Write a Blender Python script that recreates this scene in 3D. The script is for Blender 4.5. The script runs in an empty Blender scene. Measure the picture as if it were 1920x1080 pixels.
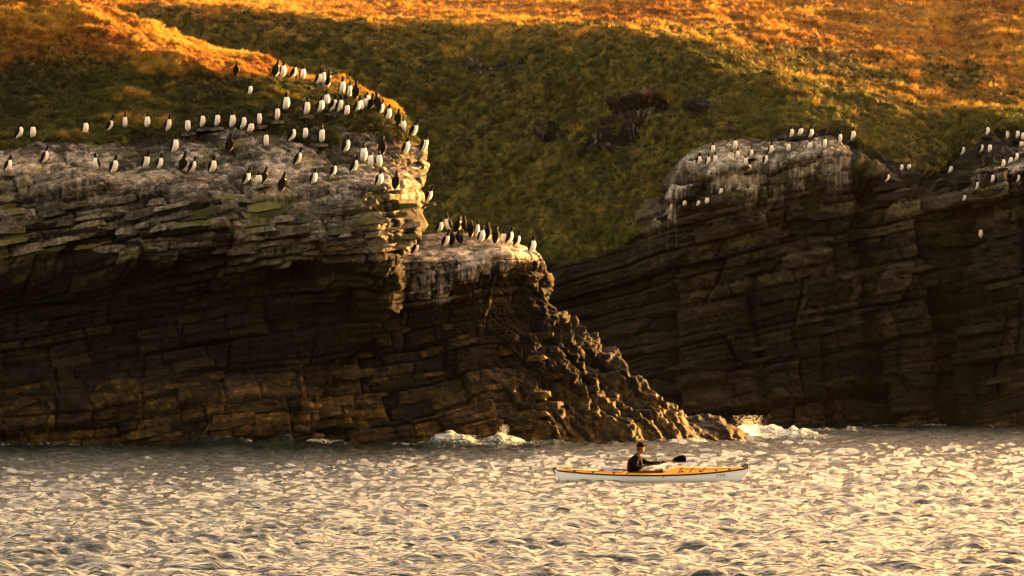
import bpy, bmesh, math, random
import numpy as np
from mathutils import Vector, Matrix
from mathutils.bvhtree import BVHTree

R = math.radians
SC = bpy.context.scene
COL = SC.collection
rng = np.random.default_rng(7)
random.seed(7)

# ------------------------------------------------------------------ camera, sky, sun, exposure
CAM_Z = 3.07
FPX = 7000.0                       # focal length in pixels of the 1920 wide photograph
HOR = 690.0                        # row of the horizon
cam_d = bpy.data.cameras.new('camera')
cam_d.sensor_width = 36.0
cam_d.lens = FPX / 1920 * 36.0
cam_d.shift_y = (HOR - 540) / 1920.0
cam_d.clip_start = 1.0
cam_d.clip_end = 12000.0
cam = bpy.data.objects.new('camera', cam_d)
cam.location = (0, 0, CAM_Z)
cam.rotation_euler = (R(90), 0, 0)
COL.objects.link(cam)
SC.camera = cam

SUN_EL = 8.5
SUN_DIR = Vector((0.84, 0.54, 0)).normalized()          # towards the sun, on the ground
az = math.atan2(SUN_DIR.x, SUN_DIR.y)                   # clockwise from +Y
world = bpy.data.worlds.new('World')
SC.world = world
world.use_nodes = True
wn = world.node_tree
wn.nodes.clear()
wo = wn.nodes.new('ShaderNodeOutputWorld')
bg = wn.nodes.new('ShaderNodeBackground')
sky = wn.nodes.new('ShaderNodeTexSky')
sky.sky_type = 'NISHITA'
sky.sun_disc = False
sky.sun_elevation = R(SUN_EL)
sky.sun_rotation = az
sky.air_density = 1.4
sky.dust_density = 7.0
sky.ozone_density = 0.6
tint = wn.nodes.new('ShaderNodeMix')
tint.data_type = 'RGBA'
tint.blend_type = 'MULTIPLY'
tint.inputs[0].default_value = 1.0
tint.inputs[7].default_value = (1.0, 0.66, 0.45, 1)      # evening white balance, the whole sky alike
wn.links.new(sky.outputs[0], tint.inputs[6])
wn.links.new(tint.outputs[2], bg.inputs[0])
bg.inputs[1].default_value = 0.15
wn.links.new(bg.outputs[0], wo.inputs[0])

sun_d = bpy.data.lights.new('sun', 'SUN')
sun_d.energy = 5.0
sun_d.angle = R(0.6)
sun_d.color = (1.0, 0.51, 0.14)
sun = bpy.data.objects.new('sun', sun_d)
d = Vector((SUN_DIR.x * math.cos(R(SUN_EL)), SUN_DIR.y * math.cos(R(SUN_EL)), math.sin(R(SUN_EL))))
sun.rotation_euler = d.to_track_quat('Z', 'Y').to_euler()
sun.location = (60, 60, 40)
COL.objects.link(sun)

SC.view_settings.view_transform = 'Standard'
SC.view_settings.look = 'None'
SC.view_settings.gamma = 1.0
SC.view_settings.exposure = 3.75
SC.view_settings.use_curve_mapping = False
SC.render.engine = 'CYCLES'
SC.cycles.max_bounces = 6
SC.cycles.diffuse_bounces = 2
SC.cycles.glossy_bounces = 3
SC.cycles.transmission_bounces = 2
SC.cycles.transparent_max_bounces = 8
SC.cycles.volume_bounces = 0
SC.cycles.sample_clamp_indirect = 4.0


def W(px, py, Y):
    """world point seen at photograph pixel px, py when it stands Y metres away"""
    return ((px - 960.0) / FPX * Y, Y, CAM_Z + (HOR - py) / FPX * Y)


# ------------------------------------------------------------------ numpy noise
def hash3(ix, iy, iz, seed=0):
    h = (ix.astype(np.int64) * 374761393 + iy.astype(np.int64) * 668265263 + iz.astype(np.int64) * 2147483647
         + seed * 1274126177) & 0xFFFFFFFF
    h = ((h ^ (h >> 13)) * 1274126177) & 0xFFFFFFFF
    h = ((h ^ (h >> 15)) * 2246822519) & 0xFFFFFFFF
    return ((h ^ (h >> 16)) & 0xFFFFFF) / float(0xFFFFFF)


def vnoise(p, seed=0):
    f = np.floor(p)
    i = f.astype(np.int64)
    t = p - f
    t = t * t * t * (t * (t * 6 - 15) + 10)
    r = 0
    for dx in (0, 1):
        for dy in (0, 1):
            for dz in (0, 1):
                w = ((t[:, 0] if dx else 1 - t[:, 0]) * (t[:, 1] if dy else 1 - t[:, 1]) * (t[:, 2] if dz else 1 - t[:, 2]))
                r = r + w * hash3(i[:, 0] + dx, i[:, 1] + dy, i[:, 2] + dz, seed)
    return r * 2 - 1


def fbm(p, sc, oct=4, seed=0, gain=0.5):
    p = p * sc
    r = 0
    a = 1.0
    for k in range(oct):
        r = r + a * vnoise(p + 17.3 * k, seed + k)
        p = p * 2.03
        a *= gain
    return r


def smooth(a, b, x):
    t = np.clip((x - a) / (b - a), 0, 1)
    return t * t * (3 - 2 * t)


# ------------------------------------------------------------------ materials
def new_mat(name):
    m = bpy.data.materials.new(name)
    m.use_nodes = True
    nt = m.node_tree
    b = nt.nodes['Principled BSDF']
    return m, nt, b


def N(nt, typ, **kw):
    n = nt.nodes.new(typ)
    for k, v in kw.items():
        setattr(n, k, v)
    return n


def noise_n(nt, vec, scale, detail=5, rough=0.6, dist=0.0):
    n = N(nt, 'ShaderNodeTexNoise')
    n.inputs['Scale'].default_value = scale
    n.inputs['Detail'].default_value = detail
    n.inputs['Roughness'].default_value = rough
    n.inputs['Distortion'].default_value = dist
    if vec is not None:
        nt.links.new(vec, n.inputs['Vector'])
    return n.outputs[0]


def ramp(nt, fac, stops):
    r = N(nt, 'ShaderNodeValToRGB')
    e = r.color_ramp.elements
    while len(e) < len(stops):
        e.new(0.5)
    for k, (p, c) in enumerate(stops):
        e[k].position = p
        e[k].color = (c[0], c[1], c[2], 1) if len(c) == 3 else c
    nt.links.new(fac, r.inputs[0])
    return r.outputs[0]


def mix(nt, fac, a, b, mode='MIX'):
    m = N(nt, 'ShaderNodeMix', data_type='RGBA', blend_type=mode)
    for sock, v in ((m.inputs[0], fac), (m.inputs[6], a), (m.inputs[7], b)):
        if isinstance(v, (int, float)):
            sock.default_value = v
        elif isinstance(v, tuple):
            sock.default_value = (v[0], v[1], v[2], 1)
        else:
            nt.links.new(v, sock)
    return m.outputs[2]


def math_n(nt, op, a, b=None, c=None, clamp=False):
    m = N(nt, 'ShaderNodeMath', operation=op, use_clamp=clamp)
    for s, v in zip(m.inputs, (a, b, c)):
        if v is None:
            continue
        if isinstance(v, (int, float)):
            s.default_value = v
        else:
            nt.links.new(v, s)
    return m.outputs[0]


def attr(nt, name, kind='GEOMETRY'):
    a = N(nt, 'ShaderNodeAttribute', attribute_type=kind, attribute_name=name)
    return a


def vscale(nt, vec, s, rot=(0, 0, 0)):
    m = N(nt, 'ShaderNodeMapping')
    m.inputs['Scale'].default_value = s
    m.inputs['Rotation'].default_value = rot
    nt.links.new(vec, m.inputs['Vector'])
    return m.outputs[0]


def rock_material(name, dip, pale, far=False):
    m, nt, b = new_mat(name)
    geo = N(nt, 'ShaderNodeNewGeometry')
    pos = geo.outputs['Position']
    at_pale = attr(nt, 'pale').outputs['Fac']
    at_foot = attr(nt, 'foot').outputs['Fac']
    at_guano = attr(nt, 'guano').outputs['Fac']
    gm = ramp(nt, noise_n(nt, vscale(nt, pos, (1, 1, .5)), .75, 4, .6, .5), [(.36, (.55, .55, .55)), (.60, (1.35, 1.35, 1.35))])
    at_guano = math_n(nt, 'MULTIPLY', at_guano, gm)
    at_wet_shade = attr(nt, 'wet_shade').outputs['Fac']
    lay = vscale(nt, pos, (0.55, 0.55, 2.6), (0, dip, 0))
    n1 = noise_n(nt, lay, 1.0, 7, 0.65, 0.4)
    n2 = noise_n(nt, pos, 5.5, 6, 0.7, 0.3)
    n3 = noise_n(nt, vscale(nt, pos, (0.8, 0.8, 2.0)), 1.6, 4, 0.6, 0.6)
    # bare rock: dark brown-grey to grey
    base = ramp(nt, n1, [(0.30, (0.003, 0.0021, 0.0015)), (0.5, (0.009, 0.0066, 0.005)), (0.70, (0.032, 0.026, 0.021))])
    paler = ramp(nt, n2, [(0.34, (0.022, 0.018, 0.013)), (0.52, (pale * .8, pale * .74, pale * .64)), (0.68, (pale * 1.7, pale * 1.62, pale * 1.5))])
    f = math_n(nt, 'MULTIPLY_ADD', n3, 2.4, -1.2)
    f = math_n(nt, 'ADD', f, at_pale)
    f = math_n(nt, 'MULTIPLY', f, at_pale, clamp=True)
    c = mix(nt, f, base, paler)
    # green-yellow lichen patches
    l = noise_n(nt, vscale(nt, pos, (0.7, 0.7, 1.2)), 0.9, 5, 0.65, 0.8)
    lf = ramp(nt, l, [(0.52, (0, 0, 0)), (0.62, (1, 1, 1))])
    lf = math_n(nt, 'MULTIPLY', lf, math_n(nt, 'MULTIPLY', at_pale, 0.85))
    c = mix(nt, lf, c, (0.050, 0.060, 0.010))
    o = noise_n(nt, vscale(nt, pos, (0.9, 0.9, 0.9)), 1.3, 4, 0.6, 0.5)
    of = ramp(nt, o, [(0.60, (0, 0, 0)), (0.70, (0.45, 0.45, 0.45))])
    c = mix(nt, of, c, (0.11, 0.055, 0.018))
    # foot: barnacles and weed, ochre brown
    fb = ramp(nt, noise_n(nt, pos, 3.0, 7, 0.72, 0.5), [(0.32, (0.006, 0.0038, 0.0012)), (0.52, (0.022, 0.013, 0.0026)), (0.72, (0.115, 0.070, 0.012))])
    ff = math_n(nt, 'MULTIPLY_ADD', noise_n(nt, pos, 0.8, 5, 0.6, 0.4), 1.6, -0.8)
    ff = math_n(nt, 'ADD', ff, math_n(nt, 'MULTIPLY', at_foot, 1.25))
    ff = math_n(nt, 'MULTIPLY', ff, at_foot, clamp=True)
    c = mix(nt, ff, c, fb)
    # seeping, black slimed rock, plus overhang and recess shade put into the colour
    wf = math_n(nt, 'MULTIPLY', at_wet_shade, ramp(nt, n3, [(0.30, (1, 1, 1)), (0.72, (0.82, 0.82, 0.82))]))
    c = mix(nt, wf, c, (0.0040, 0.0026, 0.0017))
    tn = ramp(nt, attr(nt, 'tone').outputs['Fac'], [(0.0, (.08, .075, .07)), (0.42, (.70, .70, .70)), (1.0, (2.2, 2.15, 2.1))])
    c = mix(nt, 1.0, c, tn, 'MULTIPLY')
    # guano: vertical streaks below ledges, splashes on top
    st = noise_n(nt, vscale(nt, pos, (5.0, 2.5, 0.40)), 1.0, 4, 0.65, 0.15)
    sp = noise_n(nt, vscale(nt, pos, (2.2, 1.2, 3.0)), 1.5, 8, 0.75, 0.4)
    nz = N(nt, 'ShaderNodeSeparateXYZ')
    nt.links.new(geo.outputs['Normal'], nz.inputs[0])
    up = ramp(nt, nz.outputs[2], [(0.25, (0, 0, 0)), (0.6, (1, 1, 1))])
    g = mix(nt, up, st, sp)
    g = math_n(nt, 'ADD', g, math_n(nt, 'MULTIPLY', at_guano, 0.36))
    gf = ramp(nt, g, [(0.70, (0, 0, 0)), (0.98, (1, 1, 1))])
    gf = math_n(nt, 'MULTIPLY', gf, math_n(nt, 'MULTIPLY', at_guano, 1.0, clamp=True))
    gc = ramp(nt, sp, [(0.35, (0.15, 0.13, 0.115)), (0.65, (0.50, 0.46, 0.42))])
    c = mix(nt, gf, c, gc)
    nt.links.new(c, b.inputs['Base Color'])
    ro = math_n(nt, 'MULTIPLY_ADD', at_foot, -0.2, 0.85)
    nt.links.new(ro, b.inputs['Roughness'])
    b.inputs['Specular IOR Level'].default_value = 0.12
    bh = math_n(nt, 'ADD', math_n(nt, 'MULTIPLY', n2, 1.0), math_n(nt, 'MULTIPLY', n1, 1.5))
    bh = math_n(nt, 'ADD', bh, math_n(nt, 'MULTIPLY', noise_n(nt, lay, 6.0, 5, 0.7, 0.2), 0.6))
    bp = N(nt, 'ShaderNodeBump')
    bp.inputs['Strength'].default_value = 0.9
    bp.inputs['Distance'].default_value = 0.10
    nt.links.new(bh, bp.inputs['Height'])
    nt.links.new(bp.outputs[0], b.inputs['Normal'])
    return m


def turf_material():
    m, nt, b = new_mat('turf')
    geo = N(nt, 'ShaderNodeNewGeometry')
    pos = geo.outputs['Position']
    dry = attr(nt, 'dry').outputs['Fac']
    n1 = noise_n(nt, pos, 1.3, 6, 0.65, 0.4)
    n2 = noise_n(nt, pos, 9.0, 5, 0.7, 0.2)
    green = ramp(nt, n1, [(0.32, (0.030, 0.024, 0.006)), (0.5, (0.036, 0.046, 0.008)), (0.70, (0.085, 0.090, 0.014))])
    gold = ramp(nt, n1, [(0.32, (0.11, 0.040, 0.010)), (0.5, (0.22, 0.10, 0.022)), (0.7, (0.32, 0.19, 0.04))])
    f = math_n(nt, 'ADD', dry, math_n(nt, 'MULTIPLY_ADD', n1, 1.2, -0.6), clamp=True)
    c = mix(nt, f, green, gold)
    c = mix(nt, math_n(nt, 'MULTIPLY', n2, 0.6), c, (0.02, 0.014, 0.005))
    nt.links.new(c, b.inputs['Base Color'])
    b.inputs['Roughness'].default_value = 0.95
    b.inputs['Specular IOR Level'].default_value = 0.1
    bp = N(nt, 'ShaderNodeBump')
    bp.inputs['Strength'].default_value = 1.0
    bp.inputs['Distance'].default_value = 0.12
    nt.links.new(n2, bp.inputs['Height'])
    nt.links.new(bp.outputs[0], b.inputs['Normal'])
    return m


def grass_material():
    m, nt, b = new_mat('grass_blade')
    dry = attr(nt, 'dry', 'INSTANCER').outputs['Fac']
    rnd = attr(nt, 'tone', 'INSTANCER').outputs['Fac']
    green = ramp(nt, rnd, [(0.0, (0.020, 0.013, 0.004)), (0.30, (0.018, 0.023, 0.004)), (0.6, (0.034, 0.046, 0.005)), (0.85, (0.064, 0.074, 0.008)), (1.0, (0.09, 0.058, 0.014))])
    gold = ramp(nt, rnd, [(0.0, (0.08, 0.022, 0.005)), (0.3, (0.17, 0.062, 0.011)), (0.6, (0.25, 0.13, 0.018)), (1.0, (0.34, 0.225, 0.035))])
    c = mix(nt, dry, green, gold)
    nt.links.new(c, b.inputs['Base Color'])
    b.inputs['Roughness'].default_value = 0.7
    b.inputs['Specular IOR Level'].default_value = 0.25
    tr = N(nt, 'ShaderNodeBsdfTranslucent')
    nt.links.new(c, tr.inputs['Color'])
    ms = N(nt, 'ShaderNodeMixShader')
    ms.inputs[0].default_value = 0.4
    out = nt.nodes['Material Output']
    nt.links.new(b.outputs[0], ms.inputs[1])
    nt.links.new(tr.outputs[0], ms.inputs[2])
    nt.links.new(ms.outputs[0], out.inputs[0])
    return m


def water_material():
    m, nt, b = new_mat('sea_water')
    geo = N(nt, 'ShaderNodeNewGeometry')
    pos = geo.outputs['Position']
    foam = attr(nt, 'foam').outputs['Fac']
    aer = attr(nt, 'aerated').outputs['Fac']
    fn = noise_n(nt, vscale(nt, pos, (1.0, 0.8, 1.6)), 4.0, 9, 0.74, 1.2)
    ff = math_n(nt, 'ADD', math_n(nt, 'MULTIPLY_ADD', fn, 4.6, -2.95), math_n(nt, 'MULTIPLY', foam, 1.35))
    ff = math_n(nt, 'MULTIPLY', ff, math_n(nt, 'MULTIPLY', foam, 2.0, clamp=True), clamp=True)
    deep = mix(nt, aer, (0.0020, 0.0052, 0.0050), (0.035, 0.065, 0.058))
    c = mix(nt, ff, deep, (0.46, 0.48, 0.48))
    nt.links.new(c, b.inputs['Base Color'])
    nt.links.new(math_n(nt, 'MULTIPLY_ADD', ff, 0.65, 0.05), b.inputs['Roughness'])
    b.inputs['IOR'].default_value = 1.36
    r1n = N(nt, 'ShaderNodeTexNoise')
    r1n.noise_type = 'RIDGED_MULTIFRACTAL'
    r1n.normalize = True
    for k_, v_ in (('Scale', 2.5), ('Detail', 5), ('Roughness', 0.55), ('Distortion', 0.5), ('Offset', .9), ('Gain', 1.6)):
        r1n.inputs[k_].default_value = v_
    nt.links.new(vscale(nt, pos, (1.0, 2.2, 1.0), (0, 0, 0.25)), r1n.inputs['Vector'])
    r1 = r1n.outputs[0]
    r2 = noise_n(nt, vscale(nt, pos, (2.6, 5.4, 1.0), (0, 0, -0.35)), 8.5, 4, 0.6, 0.5)
    h = math_n(nt, 'ADD', math_n(nt, 'MULTIPLY', r1, 1.0), math_n(nt, 'MULTIPLY', r2, 0.45))
    bp = N(nt, 'ShaderNodeBump')
    bp.inputs['Strength'].default_value = 1.0
    bp.inputs['Distance'].default_value = 0.026
    nt.links.new(h, bp.inputs['Height'])
    nt.links.new(bp.outputs[0], b.inputs['Normal'])
    return m


def plain(name, col, rough=0.6, spec=0.4, var=0.0, scale=20.0, coat=0.0):
    m, nt, b = new_mat(name)
    b.inputs['Roughness'].default_value = rough
    b.inputs['Specular IOR Level'].default_value = spec
    b.inputs['Coat Weight'].default_value = coat
    if var:
        tc = N(nt, 'ShaderNodeTexCoord')
        n = noise_n(nt, tc.outputs['Object'], scale, 5, 0.6)
        c = mix(nt, n, tuple(v * (1 - var) for v in col), tuple(min(1, v * (1 + var)) for v in col))
        nt.links.new(c, b.inputs['Base Color'])
    else:
        b.inputs['Base Color'].default_value = (*col, 1)
    return m


M_ROCK_NEAR = rock_material('cliff_rock_near', -0.16, 0.095)
M_ROCK_FAR = rock_material('cliff_rock_far', -0.20, 0.052)
M_TURF = turf_material()
M_GRASS = grass_material()
M_WATER = water_material()


# ------------------------------------------------------------------ object helpers
def tag(o, label=None, cat=None, group=None, kind=None):
    if label: o['label'] = label
    if cat: o['category'] = cat
    if group: o['group'] = group
    if kind: o['kind'] = kind
    return o


def mesh_np(name, verts, faces, mat, smooth_on=False, attrs=None, parent=None, link=True):
    me = bpy.data.meshes.new(name)
    verts = np.asarray(verts, dtype=np.float32)
    faces = np.asarray(faces, dtype=np.int32)
    k = faces.shape[1]
    me.vertices.add(len(verts))
    me.vertices.foreach_set('co', verts.ravel())
    me.loops.add(faces.size)
    me.loops.foreach_set('vertex_index', faces.ravel())
    me.polygons.add(len(faces))
    me.polygons.foreach_set('loop_start', np.arange(0, faces.size, k, dtype=np.int32))
    me.polygons.foreach_set('loop_total', np.full(len(faces), k, dtype=np.int32))
    if smooth_on:
        me.polygons.foreach_set('use_smooth', np.ones(len(faces), dtype=bool))
    me.update(calc_edges=True)
    for an, av in (attrs or {}).items():
        a = me.attributes.new(an, 'FLOAT', 'POINT')
        a.data.foreach_set('value', np.asarray(av, dtype=np.float32))
    me.materials.append(mat)
    o = bpy.data.objects.new(name, me)
    if link:
        COL.objects.link(o)
    if parent:
        o.parent = parent
    return o


def empty(name, loc, rz=0.0):
    o = bpy.data.objects.new(name, None)
    o.empty_display_size = 0.3
    o.location = loc
    o.rotation_euler = (0, 0, rz)
    COL.objects.link(o)
    return o


def pchip(t, P, tn):
    """monotone cubic through rows of P at t, evaluated at tn (axis 0)"""
    h = np.diff(t)
    d = np.diff(P, axis=0) / h.reshape(-1, *([1] * (P.ndim - 1)))
    m = np.zeros_like(P)
    a, b = d[:-1], d[1:]
    s = (a * b) > 0
    m[1:-1] = np.where(s, 2 * a * b / np.where(s, a + b, 1), 0)
    m[0], m[-1] = d[0], d[-1]
    k = np.clip(np.searchsorted(t, tn, side='right') - 1, 0, len(t) - 2)
    sh = (-1,) + (1,) * (P.ndim - 1)
    hh = h[k].reshape(sh)
    u = ((tn - t[k]) / h[k]).reshape(sh)
    return ((2 * u**3 - 3 * u**2 + 1) * P[k] + (u**3 - 2 * u**2 + u) * hh * m[k]
            + (-2 * u**3 + 3 * u**2) * P[k + 1] + (u**3 - u**2) * hh * m[k + 1])


def lattice(G, nu, nv, wu=None, wv=None):
    """G: rows x cols x channels, first three world xyz.  returns dense nv x nu x channels"""
    G = np.asarray(G, float)
    dv = np.linalg.norm(np.diff(G[..., :3], axis=0), axis=-1).mean(axis=1)
    du = np.linalg.norm(np.diff(G[..., :3], axis=1), axis=-1).mean(axis=0)
    if wv is not None: dv = np.minimum(dv, wv)
    if wu is not None: du = np.minimum(du, wu)
    tv = np.concatenate([[0], np.cumsum(dv + 1e-3)])
    tu = np.concatenate([[0], np.cumsum(du + 1e-3)])
    D = pchip(tv, G, np.linspace(0, tv[-1], nv))
    D = pchip(tu, D.transpose(1, 0, 2), np.linspace(0, tu[-1], nu)).transpose(1, 0, 2)
    return D


def grid_normals(P):
    du = np.gradient(P, axis=1)
    dv = np.gradient(P, axis=0)
    n = np.cross(du, dv)
    n /= np.linalg.norm(n, axis=-1, keepdims=True) + 1e-9
    return n


def blur2(a, k):
    for _ in range(k):
        p = np.pad(a, [(1, 1), (1, 1)] + [(0, 0)] * (a.ndim - 2), mode='edge')
        a = (p[:-2, 1:-1] + p[2:, 1:-1] + p[1:-1, :-2] + p[1:-1, 2:] + 2 * p[1:-1, 1:-1]) / 6
    return a


TONE = [None]


def rock_disp(p, dip, seed, warp=1.0, big=1.0):
    w = fbm(p, 0.16, 2, seed) * 0.40 * warp + fbm(p, 0.9, 2, seed + 5) * 0.035 * warp
    x, y, z = p[:, 0], p[:, 1], p[:, 2]
    b = z - dip * x + 0.05 * y + w
    d = np.zeros(len(p))
    tone = np.zeros(len(p))
    for k, (h, wd, amp) in enumerate([(1.15 * big, 3.0 * big, 0.42 * big), (0.43 * big, 1.5 * big, 0.26 * big), (0.17 * big, 0.8, 0.11)]):
        bb = b / h + 0.37 * k
        la = np.floor(bb)
        fb = bb - la
        u = (x * 0.95 + y * 0.75 + 0.25 * w) / wd + hash3(la, la * 0, la * 0, seed + 11 + k) * 9
        u = u + (fb - 0.5) * 0.25 * (hash3(la, la * 0, la * 0, seed + 31 + k) - 0.5)
        ce = np.floor(u)
        fu = u - ce
        off = hash3(la, ce, la * 0, seed + 3 + k) - 0.5
        slant = (hash3(la, ce, la * 0 + 1, seed + 3 + k) - 0.5) * (fu - 0.5)
        slv = (hash3(la, ce, la * 0 + 2, seed + 3 + k) - 0.35) * (fb - 0.5)
        eb = np.minimum(fb, 1 - fb) * h
        eu = np.minimum(fu, 1 - fu) * wd
        gr = np.exp(-(eb / (0.030 * h + .016))**2) + 0.85 * np.exp(-(eu / (0.012 * wd + .014))**2)
        tone += (hash3(la, ce, la * 0 + 3, seed + 3 + k) - 0.5) * (0.55, 0.75, 0.45)[k] - 0.5 * np.minimum(gr, 1) * (.6, .8, .5)[k]
        d += amp * (off * 1.1 + slant * 0.9 + slv * 0.7 - 0.42 * np.minimum(gr, 1.2))
    d += fbm(p, 3.2, 3, seed + 9) * 0.045 + fbm(p, 9.0, 2, seed + 19) * 0.02
    TONE[0] = np.clip(0.5 + tone, 0, 1)
    return d


def split_build(D, rockfn, names, mats, label, turf_amp=1.0, seed=0, chan=('turf', 'pale', 'foot', 'guano', 'wet_shade', 'dry', 'rough')):
    nv, nu = D.shape[:2]
    P = D[..., :3].copy()
    ch = {c: D[..., 3 + k].copy() for k, c in enumerate(chan)}
    n = grid_normals(blur2(P, 3))
    flat = P.reshape(-1, 3)
    tn = fbm(flat, 0.8, 4, seed + 50).reshape(nv, nu)
    turf = ch['turf'] + tn * 0.22
    tm = smooth(0.44, 0.56, turf)
    rd = rockfn(flat).reshape(nv, nu) * ch['rough']
    ch['tone'] = TONE[0].reshape(nv, nu) * (1 - .5 * smooth(.8, .3, ch['rough'])) + .25 * smooth(.8, .3, ch['rough'])
    stretched = flat * np.array([1.0, 1.0, 1.0])
    td = (fbm(stretched, 0.55, 3, seed + 70).reshape(nv, nu) * 0.22
          + np.abs(fbm(stretched, 1.7, 4, seed + 80).reshape(nv, nu)) * 0.20
          + np.abs(fbm(stretched, 4.5, 2, seed + 90).reshape(nv, nu)) * 0.05) * turf_amp + 0.05
    disp = rd * (1 - tm) + td * tm
    P = P + n * disp[..., None]
    idx = np.arange(nv * nu).reshape(nv, nu)
    f = np.stack([idx[:-1, :-1], idx[:-1, 1:], idx[1:, 1:], idx[1:, :-1]], -1).reshape(-1, 4)
    ft = tm.ravel()[f].mean(1) > 0.5
    out = []
    V = P.reshape(-1, 3)
    for sel, nm, mt, sm in ((~ft, names[0], mats[0], False), (ft, names[1], mats[1], True)):
        fs = f[sel]
        used, inv = np.unique(fs.ravel(), return_inverse=True)
        at = {c: np.clip(ch[c].ravel()[used], 0, 1) for c in ('pale', 'foot', 'guano', 'wet_shade', 'dry', 'tone')}
        out.append(mesh_np(nm, V[used], inv.reshape(-1, 4), mt, sm, at))
    return out[0], out[1], P, ch


def rowpts(pxs, pys, Ys, ch):
    pys = np.broadcast_to(np.asarray(pys, float), (len(pxs),))
    Ys = np.broadcast_to(np.asarray(Ys, float), (len(pxs),))
    o = []
    for k, (a, b, c) in enumerate(zip(pxs, pys, Ys)):
        o.append(list(W(a, b, c)) + [float(np.broadcast_to(v, (len(pxs),))[k]) for v in ch])
    return o


def close_right(row, steps):
    """carry a row on behind its right-hand outline; steps are dx, dy, dz in metres"""
    x, y, z = row[-1][:3]
    for dx, dy, dz in steps:
        row.append([x + dx, y + dy, z + dz] + row[-1][3:])
    return row


# ------------------------------------------------------------------ left headland
#           turf pale foot guano wet_shade dry rough
BR1 = [(-0.5, 3.0, -0.1), (-3, 9, -0.8), (-9, 22, -3)]
O1 = 22.8
rows = []
C = [-260, -60, 120, 300, 430, 560, 660, 740]
def r1(px, py, Y, ch, back=BR1, dsil=2.4):
    Y = np.broadcast_to(np.asarray(Y, float), (len(px),)).copy() + O1
    if dsil < 2 and py[0] > 470 if isinstance(py, list) else (dsil < 2 and py > 480):
        Y += 1.3 * np.linspace(0, 1, len(px))**3
    else:
        Y[-1] += dsil
        Y[-2] += dsil * 0.15
    rows.append(close_right(rowpts(px, py, Y, ch), back))
r1([-260, -60, 90, 220, 340, 440, 520, 580, 596], 905, 122.7, (0, 0, 1, 0, .2, 0, .9), dsil=1.4)
r1([-260, -60, 90, 220, 340, 440, 520, 580, 598], 838, 123.2, (0, 0, 1, 0, .25, 0, .9), dsil=1.4)
r1([-260, -60, 90, 220, 340, 440, 520, 580, 604], 760, 123.7, (0, 0, .9, 0, .1, 0, 1.0), dsil=1.4)
r1([-260, -60, 100, 230, 360, 460, 540, 600, 636], 705, 124.8, (0, .05, .35, 0, .75, 0, 1.1), dsil=1.6)
r1([-260, -60, 110, 250, 380, 490, 580, 650, 700], 640, 125.1, (0, [.2, .2, .25, .15, 0, 0, 0, 0, 0], [.35, .35, .3, .1, 0, 0, 0, 0, 0], 0, .9, 0, 1.1), dsil=1.6)
r1([-260, -60, 115, 270, 400, 520, 610, 680, 722], 575, 125.1, (0, .05, 0, 0, .95, 0, 1.1), dsil=1.6)
r1([-260, -60, 120, 280, 410, 530, 630, 700, 738], [520, 524, 545, 512, 534, 508, 545, 528, 520], 124.6, (0, .2, 0, 0, .75, 0, 1.1), dsil=1.6)
r1([-260, -60, 120, 290, 420, 540, 635, 700, 738], [478, 500, 466, 494, 474, 504, 480, 494, 480], 123.6, (0, .75, 0, 0, .15, 0, 1.2), dsil=1.8)
r1([-260, -60, 120, 300, 430, 555, 645, 710, 772], 430, 123.3, (0, 1, 0, .05, 0, 0, 1.25), dsil=3.0)
r1([-260, -60, 120, 300, 430, 560, 650, 722, 816], 388, 123.6, (0, 1, 0, .22, 0, 0, 1.1), dsil=3.2)
r1([-260, -60, 120, 300, 430, 560, 650, 722, 803], [318, 326, 334, 345, 352, 360, 362, 350, 352], 124.1, (0, 1, 0, .65, 0, 0, .65), dsil=3.0)
r1([-260, -60, 120, 300, 430, 560, 650, 725, 805], [292, 300, 302, 306, 314, 322, 324, 318, 310], 126.3, (0, .9, 0, .7, 0, 0, .55), dsil=2.4)
r1([-260, -60, 120, 300, 430, 560, 655, 740, 803], [268, 274, 272, 272, 276, 284, 286, 290, 291], 127.8, ([.9, .9, .55, .3, .1, .1, .2, 0, 0], .6, 0, .55, 0, .1, .55), dsil=1.6)
r1([-260, -60, 120, 300, 430, 560, 650, 730, 795], [245, 252, 254, 248, 246, 256, 246, 258, 276], 129.2, ([.9, .9, .7, .8, .35, .5, .5, .35, .3], .6, 0, .5, 0, .1, .5), dsil=1.2)
r1([-260, -60, 120, 300, 430, 555, 640, 715, 780], [222, 228, 232, 226, 218, 222, 220, 226, 260], 130.2, (1, .5, 0, .1, 0, .1, .3), dsil=1.0)
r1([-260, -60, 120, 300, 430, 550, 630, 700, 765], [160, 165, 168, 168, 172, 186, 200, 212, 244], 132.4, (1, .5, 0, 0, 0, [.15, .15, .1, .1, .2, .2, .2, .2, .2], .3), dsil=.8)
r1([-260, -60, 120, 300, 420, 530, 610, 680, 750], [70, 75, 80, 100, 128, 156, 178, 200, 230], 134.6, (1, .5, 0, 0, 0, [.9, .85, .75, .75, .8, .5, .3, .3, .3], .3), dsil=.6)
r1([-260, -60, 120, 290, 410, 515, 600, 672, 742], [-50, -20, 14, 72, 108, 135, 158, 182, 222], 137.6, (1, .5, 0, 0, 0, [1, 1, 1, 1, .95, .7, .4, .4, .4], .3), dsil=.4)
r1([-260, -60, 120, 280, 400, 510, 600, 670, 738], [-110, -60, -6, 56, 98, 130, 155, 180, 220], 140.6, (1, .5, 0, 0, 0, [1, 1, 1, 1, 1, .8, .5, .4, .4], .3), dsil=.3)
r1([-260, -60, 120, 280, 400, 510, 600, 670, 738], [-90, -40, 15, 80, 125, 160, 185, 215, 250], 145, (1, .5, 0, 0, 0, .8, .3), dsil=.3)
r1([-260, -60, 120, 280, 400, 510, 600, 670, 738], [100, 120, 160, 200, 240, 280, 310, 340, 380], 158, (1, .5, 0, 0, 0, .5, .3), dsil=.3)
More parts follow.
